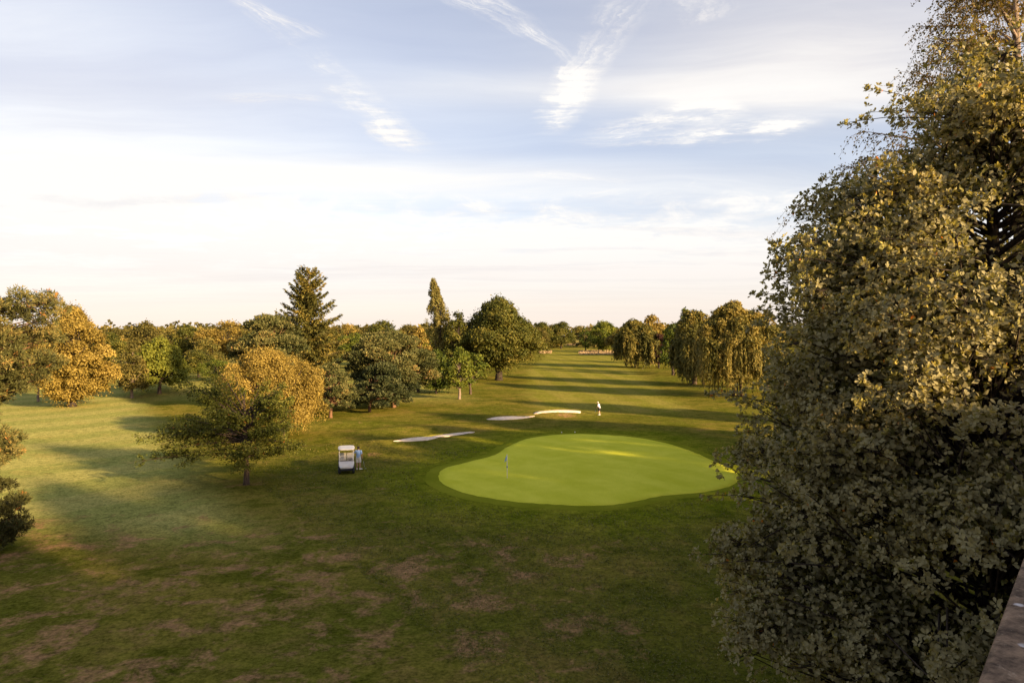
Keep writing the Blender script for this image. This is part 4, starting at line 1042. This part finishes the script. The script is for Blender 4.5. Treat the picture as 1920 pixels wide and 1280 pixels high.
# ------------------------------------------------------------------ short turf on the near lawn
def turf_blades():
    rng = np.random.default_rng(210); fo = Foliage(211)
    n = 170000; d = 19.0 * (62.0 / 19.0) ** rng.random(n); x = (rng.uniform(-60, 1560, n) - 960) / F * d
    keep = (dist_poly(x, d, GREEN[::3]) > 1.8) & (x + 0.62 * (d - 40) + 13.0 > 0); x, d = x[keep], d[keep]
    # thicker in some places than in others
    w = np.sin(x * 0.9 + 1.3 * np.sin(d * 0.7)) * np.sin(d * 1.1 + 0.8 * np.sin(x * 1.7)) + 0.5 * np.sin(x * 2.7 + d * 2.1)
    keep = rng.random(len(x)) < 0.55 + 0.35 * w; x, d = x[keep], d[keep]; m = len(x)
    P = np.stack([x, d, height(x, d) - 0.01], 1); sz = 0.0016 * d * rng.uniform(0.7, 1.3, m)
    D = np.array([0, 0, 1.0]) + rng.normal(size=(m, 3)) * 0.9; D[:, 2] = np.abs(D[:, 2]) * 0.8
    fo.leaves(P + np.array([0, 0, 0.025]), unit(np.array([0, 0, 1.0]) + rng.normal(size=(m, 3)) * 0.45), 0.04 + sz, 0.016 + sz * 0.45, np.clip(0.45 + rng.normal(size=m) * 0.22, 0, 1), D=D)
    tag(link('lawn_grass', fo.mesh('lawn_grass'), leaf_mat('turf_blade', [(0, (0.070, 0.080, 0.009)), (0.5, (0.135, 0.128, 0.018)), (0.85, (0.21, 0.165, 0.042)), (1, (0.32, 0.22, 0.09))], trans=0.1)), kind='stuff')
turf_blades()

# ------------------------------------------------------------------ flagstick and markers
WHITE = plain('white_paint', (0.78, 0.71, 0.62), 0.4, var=0.04)
CREAM = plain('cream_paint', (0.84, 0.72, 0.58), 0.4, var=0.04)
BLACK = plain('black_rubber', (0.018, 0.018, 0.020), 0.75)
GREY = plain('grey_plastic', (0.16, 0.155, 0.15), 0.55)
STEEL = plain('steel', (0.55, 0.54, 0.52), 0.35, 0.9)
BLUE = plain('blue_cloth', (0.20, 0.34, 0.58), 0.8)
DKGREEN = plain('dark_green_plastic', (0.012, 0.030, 0.022), 0.5)
def flagstick():
    x, y, z, s = ground(951, 896); z += 0.035
    r = empty('flagstick', (x, y, z), 0, 'white flagstick with drooping blue flag on the putting green', 'flag')
    H = 1.66
    m = MB(); m.tube([(0, 0, -0.1), (0, 0, 0.6), (-0.01, 0, 1.2), (-0.012, 0, H)], [0.028, 0.027, 0.025, 0.018], 8); m.build('pole', WHITE, r, smooth=True)
    # cloth hanging in folds
    V = []; nx, nz = 9, 10
    for j in range(nz):
        for i in range(nx):
            a, b = i / (nx - 1), j / (nz - 1)
            V.append((-0.013 - 0.16 * a * (0.75 + 0.35 * b), 0.045 * math.sin(a * 9 + b) * a, H - 0.02 - 0.34 * b - 0.26 * a * (1 - 0.15 * b)))
    q = [(j * nx + i, j * nx + i + 1, (j + 1) * nx + i + 1, (j + 1) * nx + i) for j in range(nz - 1) for i in range(nx - 1)]
    me = np_mesh('flag_cloth', np.array(V), q); smooth_mesh(me); o = link('flag_cloth', me, BLUE, r); so = o.modifiers.new('s', 'SOLIDIFY'); so.thickness = 0.004
    m = MB(); m.rings([(-0.008, 0, 0.70, 0.02, 0.02), (-0.008, 0, 0.72, 0.042, 0.042), (-0.008, 0, 0.81, 0.045, 0.045), (-0.008, 0, 0.84, 0.02, 0.02)], 12)
    m.build('pin_marker', plain('slate_blue', (0.22, 0.24, 0.40), 0.6), r, smooth=True)
    m = MB(); m.rings([(0, 0, -0.05, 0.054, 0.054), (0, 0, 0.004, 0.054, 0.054), (0, 0, 0.004, 0.046, 0.046), (0, 0, -0.045, 0.046, 0.046)], 20); m.build('hole_cup', WHITE, r)
flagstick()
def peg(px, py, label):
    x, y, z, s = ground(px, py)
    r = empty('marker_peg', (x, y, z), 0, label, 'peg', 'marker pegs behind the green')
    m = MB(); m.tube([(0, 0, -0.05), (0, 0, 0.14)], [0.02, 0.02], 8); m.build('stem', GREY, r)
    m = MB(); m.rings([(0, 0, 0.12, 0.03, 0.03), (0, 0, 0.14, 0.05, 0.05), (0, 0, 0.19, 0.05, 0.05), (0, 0, 0.21, 0.02, 0.02)], 12); m.build('cap', WHITE, r, smooth=True)
peg(1053, 813.0, 'left of two tiny white pegs at the back edge of the green')
peg(1078, 812.6, 'right of two tiny white pegs at the back edge of the green')
peg(1205, 692, 'tiny white peg in the grass before the farthest right willow')
def bin_():
    x, y, z, s = ground(587, 772)
    r = empty('litter_bin', (x, y, z), 0, 'dark upright litter bin below the orange-lit pine', 'bin')
    m = MB(); m.rings([(0, 0, 0, 0.20, 0.20), (0, 0, 0.03, 0.22, 0.22), (0, 0, 0.78, 0.25, 0.25), (0, 0, 0.80, 0.23, 0.23)], 18); m.build('body', DKGREEN, r)
    m = MB(); m.rings([(0, 0, 0.80, 0.27, 0.27), (0, 0, 0.84, 0.27, 0.27), (0, 0, 0.92, 0.18, 0.18), (0, 0, 0.95, 0.05, 0.05)], 18); m.build('lid', DKGREEN, r, smooth=True)
bin_()

# ------------------------------------------------------------------ golf cart (front towards the camera)
def golf_cart():
    x, y, z, s = ground(647, 886)
    r = empty('golf_cart', (x, y, z), math.radians(14), 'white golf cart parked on the lawn beside a golfer in light blue', 'golf cart')
    r.location.y += 0.4
    # front is -y; 2.35 m long, 1.2 m wide, 1.82 m high
    m = MB(); m.prism([(-1.02, 0.34), (-1.10, 0.44), (-1.09, 0.60), (-0.96, 0.78), (-0.66, 0.90), (-0.52, 0.88), (-0.50, 0.36)], -0.54, 0.54)
    for v in m.v: v.x *= 0.74 + 0.30 * min(1.0, max(0.0, (v.z - 0.36) / 0.34)); v.z = max(v.z, 0.40)
    cow = m.build('front_cowl', WHITE, r, 0.05)
    m = MB(); m.prism([(-1.075, 0.52), (-1.105, 0.52), (-1.085, 0.62), (-1.06, 0.62)], -0.48, -0.30); m.build('headlight', plain('lamp_glass', (0.75, 0.76, 0.78), 0.15), cow)
    m = MB(); m.prism([(-1.075, 0.52), (-1.105, 0.52), (-1.085, 0.62), (-1.06, 0.62)], 0.30, 0.48); m.build('headlight', plain('lamp_glass', (0.75, 0.76, 0.78), 0.15), cow)
    m = MB(); m.prism([(-1.02, 0.26), (-1.14, 0.28), (-1.15, 0.38), (-1.0, 0.40)], -0.40, 0.40); m.build('bumper', BLACK, r, 0.02)
    m = MB(); m.box(-0.50, 0.50, -0.95, 1.05, 0.24, 0.335); m.build('chassis', BLACK, r, 0.02)
    m = MB(); m.prism([(-0.46, 0.34), (-0.46, 0.82), (-0.40, 0.92), (-0.30, 0.84), (-0.36, 0.70), (-0.40, 0.34)], -0.52, 0.52); m.build('dashboard', GREY, r, 0.03)
    m = MB(); m.prism([(0.10, 0.34), (0.06, 0.58), (0.62, 0.60), (1.02, 0.66), (1.12, 0.58), (1.10, 0.40), (0.98, 0.34)], -0.55, 0.55); m.build('rear_body', WHITE, r, 0.05)
    m = MB(); m.box(-0.52, 0.52, 0.04, 0.56, 0.60, 0.74); m.build('seat_cushion', CREAM, r, 0.05)
    for sx in (-1, 1):
        m = MB(); m.prism([(0.50, 0.76), (0.58, 0.74), (0.70, 1.30), (0.62, 1.32)], 0.02 if sx > 0 else -0.52, 0.52 if sx > 0 else -0.02); m.build('seat_back', CREAM, r, 0.04)
    # struts
    for sx in (-1, 1):
        m = MB(); m.tube([(sx * 0.51, -0.58, 0.84), (sx * 0.52, -0.42, 1.30), (sx * 0.51, -0.30, 1.72)], [0.026] * 3, 8); m.build('front_strut', WHITE, r, smooth=True)
        m = MB(); m.tube([(sx * 0.53, 0.66, 0.62), (sx * 0.52, 0.78, 1.2), (sx * 0.50, 0.86, 1.72)], [0.024] * 3, 8); m.build('rear_strut', WHITE, r, smooth=True)
    # windscreen: clear pane in a pale frame with a fold line
    gl, nt, p = new_mat('windscreen_glass'); p.inputs['Base Color'].default_value = (0.9, 0.92, 0.9, 1); p.inputs['Roughness'].default_value = 0.03
    p.inputs['Transmission Weight'].default_value = 1.0; p.inputs['IOR'].default_value = 1.02
    M = Matrix.Translation((0, -0.60, 0.86)) @ Matrix.Rotation(math.radians(-19), 4, 'X')
    m = MB(); m.box(-0.49, 0.49, -0.004, 0.004, 0.03, 0.87, M); pane = m.build('windscreen', gl, r)
    m = MB()
    for (a, b, c, d) in ((-0.52, 0.52, 0.0, 0.035), (-0.52, 0.52, 0.42, 0.455), (-0.52, 0.52, 0.86, 0.89)): m.box(a, b, -0.012, 0.012, c, d, M)
    for (a, b) in ((-0.52, -0.485), (0.485, 0.52)): m.box(a, b, -0.0105, 0.0105, 0.036, 0.859, M)
    m.build('windscreen_frame', CREAM, pane)
    # roof with rounded edge and drip channel
    V = MB(); n = 28
    def rr(hx, hy, z, cy=0.25, e=4.5):
        pts = []
        for k in range(n):
            t = 2 * math.pi * k / n; c, q = math.cos(t), math.sin(t)
            pts.append(Vector((hx * abs(c) ** (2 / e) * (1 if c >= 0 else -1), cy + hy * abs(q) ** (2 / e) * (1 if q >= 0 else -1), z)))
        return pts
    lv = [rr(0.54, 0.86, 1.715), rr(0.60, 0.92, 1.72), rr(0.61, 0.93, 1.76), rr(0.58, 0.90, 1.80), rr(0.45, 0.74, 1.825), rr(0.2, 0.4, 1.835)]
    for q in lv: V.v += q
    for i in range(len(lv) - 1):
        for k in range(n): V.f.append((i * n + k, i * n + (k + 1) % n, (i + 1) * n + (k + 1) % n, (i + 1) * n + k))
    V.f.append(tuple(range(n))[::-1]); V.f.append(tuple(range((len(lv) - 1) * n, len(lv) * n)))
    V.build('roof', WHITE, r, smooth=False)
    # wheels
    for (wx, wy) in ((-0.51, -0.74), (0.51, -0.74), (-0.51, 0.72), (0.51, 0.72)):
        m = MB(); sg = 1 if wx > 0 else -1
        prof = [(0.11, -0.085), (0.20, -0.09), (0.225, -0.07), (0.232, 0), (0.225, 0.07), (0.20, 0.09), (0.11, 0.085)]
        N = 24; st = []
        for rad, off in prof:
            st.append(len(m.v))
            for k in range(N): t = 2 * math.pi * k / N; m.v.append(Vector((wx + off, wy + rad * math.cos(t), 0.232 + rad * math.sin(t))))
        for a, b in zip(st, st[1:]):
            for k in range(N): m.f.append((a + k, a + (k + 1) % N, b + (k + 1) % N, b + k))
        w = m.build('wheel', BLACK, r, smooth=True)
        m = MB(); st = []
        for rad, off in [(0.112, -0.07), (0.112, 0.07), (0.05, 0.06 * sg + 0.001), (0.012, 0.065 * sg)]:
            st.append(len(m.v))
            for k in range(N): t = 2 * math.pi * k / N; m.v.append(Vector((wx + off, wy + rad * math.cos(t), 0.232 + rad * math.sin(t))))
        for a, b in zip(st, st[1:]):
            for k in range(N): m.f.append((a + k, a + (k + 1) % N, b + (k + 1) % N, b + k))
        m.build('rim', STEEL, w)
    # steering wheel and column, rear bag well with two bags would be hidden; a rail shows beside the seat
    m = MB(); pts = []
    Ms = Matrix.Translation((0.26, -0.16, 0.98)) @ Matrix.Rotation(math.radians(-35), 4, 'X')
    for k in range(21): t = 2 * math.pi * k / 20; pts.append(Ms @ Vector((0.17 * math.cos(t), 0.17 * math.sin(t), 0)))
    m.tube(pts, [0.016] * 21, 6, False); m.tube([Ms @ Vector((-0.16, 0, 0)), Ms @ Vector((0.16, 0, 0))], [0.012] * 2, 6)
    sw = m.build('steering_wheel', BLACK, r, smooth=True)
    m = MB(); m.tube([(0.26, -0.16, 0.98), (0.26, -0.42, 0.62)], [0.022, 0.022], 8); m.build('steering_column', BLACK, sw)
    for sx in (-1, 1):
        m = MB(); m.tube([(sx * 0.54, 0.50, 0.74), (sx * 0.57, 0.30, 0.86), (sx * 0.57, 0.12, 0.85), (sx * 0.55, 0.08, 0.66)], [0.018] * 4, 6); m.build('arm_rail', BLACK, r, smooth=True)
golf_cart()

# ------------------------------------------------------------------ people
SKIN = plain('skin', (0.55, 0.29, 0.17), 0.55, var=0.06)
HAIR = plain('dark_hair', (0.022, 0.012, 0.008), 0.7)
def skin_mesh(name, verts, edges, radii, mat, parent, root=0, sub=2):
    me = bpy.data.meshes.new(name); me.from_pydata(verts, edges, [])
    o = link(name, me, mat, parent)
    sk = o.modifiers.new('skin', 'SKIN'); sk.use_smooth_shade = True; sk.branch_smoothing = 0.6
    for i, d in enumerate(me.skin_vertices[0].data):
        rr = radii[i]; d.radius = rr if isinstance(rr, tuple) else (rr, rr); d.use_root = (i == root)
    s = o.modifiers.new('sub', 'SUBSURF'); s.levels = 1; s.render_levels = sub
    return o
def person(name_label, px, py, rotz, J, shirt_c, short_c, shoe_c, hair=True, cap=None, scale=1.0):
    """J: joint positions in metres, the figure faces +y in its own frame"""
    x, y, z, s = ground(px, py)
    r = empty('person', (x, y, z), rotz, name_label, 'person'); r.scale = (scale,) * 3
    V, E, R = [], [], []
    def add(p, rad, prev=None):
        V.append(tuple(p)); R.append(rad)
        if prev is not None: E.append((prev, len(V) - 1))
        return len(V) - 1
    pel = add(J['pelvis'], 0.105); sp = add(J['spine'], 0.10, pel); ch = add(J['chest'], 0.115, sp); nk = add(J['neck'], 0.05, ch)
    h0 = add(J['head0'], 0.062, nk); h1 = add(J['head1'], 0.086, h0); h2 = add(J['head2'], 0.060, h1)
    f = Vector(J['face'])
    ns = add(Vector(J['head0']) * 0.45 + Vector(J['head1']) * 0.55 + f * 0.105, 0.014, h1)
    for k in ('L', 'R'):
        sh = add(J['sh' + k], 0.058, ch); el = add(J['el' + k], 0.040, sh); wr = add(J['wr' + k], 0.027, el)
        wv, ev = Vector(J['wr' + k]), Vector(J['el' + k]); d = (wv - ev).normalized(); d = (d + Vector(J.get('hand' + k, d)) * 1.0).normalized()
        pa = add(wv + d * 0.075, 0.030, wr); pc = wv + d * 0.085
        side = d.cross(Vector((0, 0, 1)) if abs(d.z) < 0.8 else Vector((0, 1, 0))).normalized(); nrm = side.cross(d).normalized()
        cu = J.get('curl', 0.5)
        for q, (o_, ln) in enumerate(((-0.032, 0.062), (-0.011, 0.074), (0.011, 0.069), (0.031, 0.052))):
            a = add(pc + side * o_ + d * 0.025, 0.0095, pa)
            b = add(pc + side * o_ + d * (0.025 + ln * 0.55) + nrm * cu * 0.02, 0.009, a)
            add(pc + side * o_ + d * (0.025 + ln * 0.8) + nrm * cu * 0.055, 0.007, b)
        a = add(wv + d * 0.04 - side * 0.042 + nrm * 0.012, 0.011, wr); add(wv + d * 0.085 - side * 0.058 + nrm * 0.035, 0.009, a)
        hp = add(J['hip' + k], 0.088, pel); kn = add(J['kn' + k], 0.055, hp); cf = add(Vector(J['kn' + k]).lerp(Vector(J['an' + k]), 0.35), 0.056, kn)
        an = add(J['an' + k], 0.036, cf); add(J['to' + k], 0.034, an)
    skin_mesh('body', V, E, R, SKIN, r)
    # shirt: torso loft with sleeves, one mesh
    m = MB(); P, S, C, N = [Vector(J[k]) for k in ('pelvis', 'spine', 'chest', 'neck')]
    m.rings([(P.x, P.y, P.z - 0.03, 0.175, 0.125), (P.x, P.y, P.z + 0.06, 0.172, 0.122), (S.x, S.y, S.z, 0.165, 0.115), (C.x, C.y, C.z - 0.08, 0.185, 0.122),
             (C.x, C.y, C.z + 0.06, 0.195, 0.110), (N.x, N.y, N.z - 0.045, 0.115, 0.085), (N.x, N.y, N.z + 0.005, 0.062, 0.062)], 18, False)
    for k in ('L', 'R'):
        a, b = Vector(J['sh' + k]), Vector(J['el' + k])
        m.tube([a.lerp(Vector(J['chest']), 0.35), a, a.lerp(b, 0.45), a.lerp(b, 0.80)], [0.075, 0.080, 0.074, 0.072], 12, False)
    m.build('shirt', shirt_c, r, smooth=True)
    m = MB()
    for k in ('L', 'R'):
        a, b = Vector(J['hip' + k]), Vector(J['kn' + k])
        m.tube([Vector((P.x * 0.4 + a.x * 0.6, a.y, P.z + 0.06)), a, a.lerp(b, 0.5), a.lerp(b, 0.86)], [0.115, 0.118, 0.106, 0.100], 14, False)
    m.rings([(P.x, P.y, P.z - 0.10, 0.178, 0.128), (P.x, P.y, P.z + 0.02, 0.170, 0.120), (P.x, P.y, P.z + 0.08, 0.160, 0.112)], 18, False)
    m.build('shorts', short_c, r, smooth=True)
    for k in ('L', 'R'):
        a, t = Vector(J['an' + k]), Vector(J['to' + k]); d = (t - a); d.z = 0; d.normalize(); g = Vector((a.x, a.y, 0.0))
        m = MB(); m.tube([g - d * 0.075 + Vector((0, 0, 0.045)), g - d * 0.05 + Vector((0, 0, 0.05)), g + d * 0.06 + Vector((0, 0, 0.05)), g + d * 0.15 + Vector((0, 0, 0.04)), g + d * 0.20 + Vector((0, 0, 0.032))],
               [0.035, 0.050, 0.050, 0.044, 0.022], 10)
        m.tube([g + Vector((0, 0, 0.05)), g + Vector((0, 0, 0.13))], [0.05, 0.045], 10); m.build('shoe', shoe_c, r, smooth=True)
    hd = Vector(J['head1']); up = (Vector(J['head2']) - Vector(J['head0'])).normalized()
    if hair:
        m = MB(); rings = []
        q = up.to_track_quat('Z', 'Y')
        for (zz, rr, back) in ((-0.075, 0.080, 0.030), (-0.03, 0.100, 0.018), (0.03, 0.107, 0.010), (0.075, 0.095, 0.006), (0.105, 0.062, 0.0), (0.118, 0.02, 0.0)):
            rings.append((hd.x - f.x * back, hd.y - f.y * back, hd.z + zz, rr * 0.90, rr))
        m.rings(rings, 16); m.build('hair', hair, r, smooth=True)
    if cap:
        m = MB(); rings = [(hd.x, hd.y, hd.z + zz, rr * 0.92, rr) for zz, rr in ((0.01, 0.106), (0.05, 0.106), (0.09, 0.088), (0.115, 0.05), (0.122, 0.012))]
        m.rings(rings, 16); c = m.build('cap', cap, r, smooth=True)
        m = MB(); sd = f.cross(Vector((0, 0, 1))).normalized(); b = len(m.v)
        for zz in (0.0, 0.012):
            for t in np.linspace(-1, 1, 9): m.v.append(hd + sd * (0.082 * t) + f * (0.09 + 0.085 * math.sqrt(max(0, 1 - t * t))) + Vector((0, 0, 0.015 + zz - 0.03 * (1 - t * t))))
            m.v.append(hd + f * 0.05 + Vector((0, 0, 0.02 + zz)))
        m.f.append(tuple(range(10))); m.f.append(tuple(range(10, 20))[::-1])
        for k in range(10): j = (k + 1) % 10; m.f.append((k, 10 + k, 10 + j, j))
        m.build('peak', cap, c)
    # face
    ey = Vector(J['head0']).lerp(hd, 0.85); sd = f.cross(Vector((0, 0, 1))).normalized()
    EYE = bpy.data.materials.get('eye') or plain('eye', (0.03, 0.025, 0.02), 0.2)
    for q in (-1, 1):
        m = MB(); p = ey + f * 0.080 + sd * q * 0.032
        m.rings([(p.x, p.y, p.z - 0.008, 0.004, 0.004), (p.x, p.y, p.z - 0.004, 0.010, 0.010), (p.x, p.y, p.z + 0.004, 0.010, 0.010), (p.x, p.y, p.z + 0.008, 0.004, 0.004)], 8); m.build('eye', EYE, r, smooth=True)
        m = MB(); p = ey - Vector((0, 0, 0.01)) + sd * q * 0.084 - f * 0.005
        m.rings([(p.x, p.y, p.z - 0.028, 0.006, 0.010), (p.x, p.y, p.z, 0.011, 0.020), (p.x, p.y, p.z + 0.026, 0.008, 0.016)], 10); m.build('ear', SKIN, r, smooth=True)
    m = MB(); p = Vector(J['head0']) + f * 0.066 + Vector((0, 0, 0.012)); m.tube([p - sd * 0.022, p + f * 0.004, p + sd * 0.022], [0.003, 0.006, 0.003], 6); m.build('mouth', bpy.data.materials.get('lips') or plain('lips', (0.28, 0.10, 0.08), 0.5), r, smooth=True)
    return r
def club(label, root, grip, head, toe):
    """a club from grip point to head point, in the holder's frame"""
    M = Matrix.Translation(root.location) @ root.rotation_euler.to_matrix().to_4x4()
    g, h, t = M @ Vector(grip), M @ Vector(head), (M.to_3x3() @ Vector(toe))
    r = empty('golf_club', h, 0, label, 'golf club'); g = g - h
    m = MB(); m.tube([Vector((0, 0, 0.02)), g * 0.72], [0.0075, 0.0085], 8); m.build('shaft', STEEL, r, smooth=True)
    m = MB(); m.tube([g * 0.72, g], [0.012, 0.014], 8); m.build('grip', BLACK, r, smooth=True)
    t = t.normalized(); m = MB(); m.tube([-t * 0.02 + Vector((0, 0, 0.02)), t * 0.05 + Vector((0, 0, 0.022)), t * 0.10 + Vector((0, 0, 0.026))], [0.014, 0.022, 0.016], 8); m.build('head', STEEL, r, smooth=True)
# golfer beside the cart: back to the camera, left hand on the cart, club in the right hand
J1 = dict(pelvis=(0, 0, 0.95), spine=(0, 0.0, 1.13), chest=(0, 0.01, 1.34), neck=(0, 0.02, 1.50), head0=(-0.005, 0.035, 1.57), head1=(-0.01, 0.03, 1.66), head2=(-0.01, 0.02, 1.735), face=(-0.25, 0.97, 0),
          shL=(-0.185, 0.0, 1.43), elL=(-0.33, 0.10, 1.24), wrL=(-0.46, 0.24, 1.27), handL=(-0.7, 0.6, 0.0), shR=(0.185, 0, 1.43), elR=(0.255, -0.02, 1.15), wrR=(0.285, 0.06, 0.92),
          hipL=(-0.09, 0, 0.90), knL=(-0.105, 0.02, 0.50), anL=(-0.11, -0.01, 0.085), toL=(-0.14, 0.13, 0.04),
          hipR=(0.09, 0, 0.90), knR=(0.115, 0.02, 0.50), anR=(0.125, 0.0, 0.085), toR=(0.24, 0.08, 0.04), curl=0.9)
p1 = person('golfer in light blue shirt and cream shorts beside the cart', 672, 880, 0.0, J1, plain('light_blue_cotton', (0.30, 0.45, 0.74), 0.85, scale=14), plain('cream_cotton', (0.74, 0.68, 0.58), 0.85, scale=14), WHITE, HAIR)
club('golf club hanging from the right hand of the golfer in blue', p1, (0.30, 0.10, 0.88), (0.47, 0.16, 0.03), (1, 0.2, 0))
# golfer by the fairway: leaning over a putt, facing left of the picture
J2 = dict(pelvis=(0, 0, 0.93), spine=(0, 0.03, 1.10), chest=(0, 0.09, 1.30), neck=(0, 0.14, 1.45), head0=(0, 0.185, 1.50), head1=(0, 0.20, 1.585), head2=(0, 0.20, 1.66), face=(0, 0.96, -0.28),
          shL=(-0.18, 0.09, 1.38), elL=(-0.20, 0.16, 1.10), wrL=(-0.07, 0.33, 0.95), handL=(0.3, 0.4, -0.6), shR=(0.18, 0.09, 1.38), elR=(0.20, 0.14, 1.10), wrR=(0.06, 0.32, 0.92), handR=(-0.3, 0.4, -0.6),
          hipL=(-0.09, 0, 0.89), knL=(-0.11, 0.03, 0.49), anL=(-0.12, -0.01, 0.085), toL=(-0.13, 0.14, 0.04),
          hipR=(0.09, 0, 0.89), knR=(0.11, 0.03, 0.49), anR=(0.12, -0.01, 0.085), toR=(0.14, 0.14, 0.04), curl=1.0)
p2 = person('golfer in white cap, white shirt and dark shorts on the fairway', 1124, 778, math.radians(66), J2, plain('white_cotton', (0.80, 0.78, 0.77), 0.85, scale=14), plain('dark_cotton', (0.022, 0.016, 0.018), 0.85), WHITE, None, WHITE)
club('golf club held low to the ground by the golfer in white', p2, (0.0, 0.38, 0.86), (0.02, 0.72, 0.02), (0.2, 1, 0))

# ------------------------------------------------------------------ the terrace parapet the photograph is taken from
def parapet():
    ST = stone_material(); RENDER = plain('brown_render', (0.20, 0.15, 0.12), 0.9, scale=3.0, var=0.25, bump=0.4)
    h = 0.60; top = CAM_H - h
    d = Vector((0.656, 0.755, 0)).normalized(); n = Vector((0.755, -0.656, 0)).normalized()    # along, inwards
    P0 = Vector((-0.225 * h / 0.6, 0, 0))
    gz = -0.4
    root = empty('clubhouse', (P0.x, P0.y, gz), math.atan2(d.y, d.x), 'clubhouse whose lichen-spotted brown stone parapet crosses the bottom right corner', 'building')
    # own frame: x along the wall, -y inwards
    m = MB(); m.box(-9.0, 4.3, -0.46, -0.06, 0.0, top - gz - 0.14); m.box(3.85, 4.3, -9.0, -0.4605, 0.0, top - gz - 0.14); m.build('wall', RENDER, root)
    m = MB(); m.box(-9.0, 3.849, -9.0, -0.4605, 0.0, top - gz - 1.1); m.build('terrace', RENDER, root)
    # unseen house blocks, added and shaped to shade the near tree and lawn
    SLATE = plain('roof_slate', (0.10, 0.085, 0.08), 0.8, scale=5, var=0.3)
    for x0, x1, ez, rz in ((-19.0, 12.9, 14.0 - gz, 18.8 - gz), (21.0, 39.0, 14.6 - gz, 19.6 - gz), (12.91, 20.99, 11.6 - gz, 14.5 - gz)):
        g = 0.0
        m = MB(); m.box(x0, x1, -23.0, -9.01, 0.0, ez); m.build('shade_house_wall', RENDER, root)
        V = [(x, y, z) for x in (x0 - g, x1 + g) for (y, z) in ((-23.4, ez + 0.01), (-8.6, ez + 0.01), (-16.0, rz))]
        m = MB(); m.v = [Vector(v) for v in V]; m.f = [(0, 1, 2), (5, 4, 3), (0, 3, 4, 1), (1, 4, 5, 2), (2, 5, 3, 0)]; m.build('roof', SLATE, root)  # unseen roof, its ridge set for the shadow it casts
    rng = random.Random(3); xx = -9.0
    while xx < 4.3:
        ln = 1.15; x1 = min(xx + ln, 4.40)
        m = MB(); m.box(xx + 0.005, x1 - 0.005, -0.52, 0.0, top - gz - 0.138, top - gz + rng.uniform(-0.003, 0.003)); m.build('coping_stone', ST, root, 0.012)
        xx += ln
    yy = -0.53
    while yy > -8.6:
        m = MB(); m.box(3.80, 4.40, yy - 1.14, yy, top - gz - 0.138, top - gz + rng.uniform(-0.003, 0.003)); m.build('coping_stone', ST, root, 0.012); yy -= 1.15
parapet()
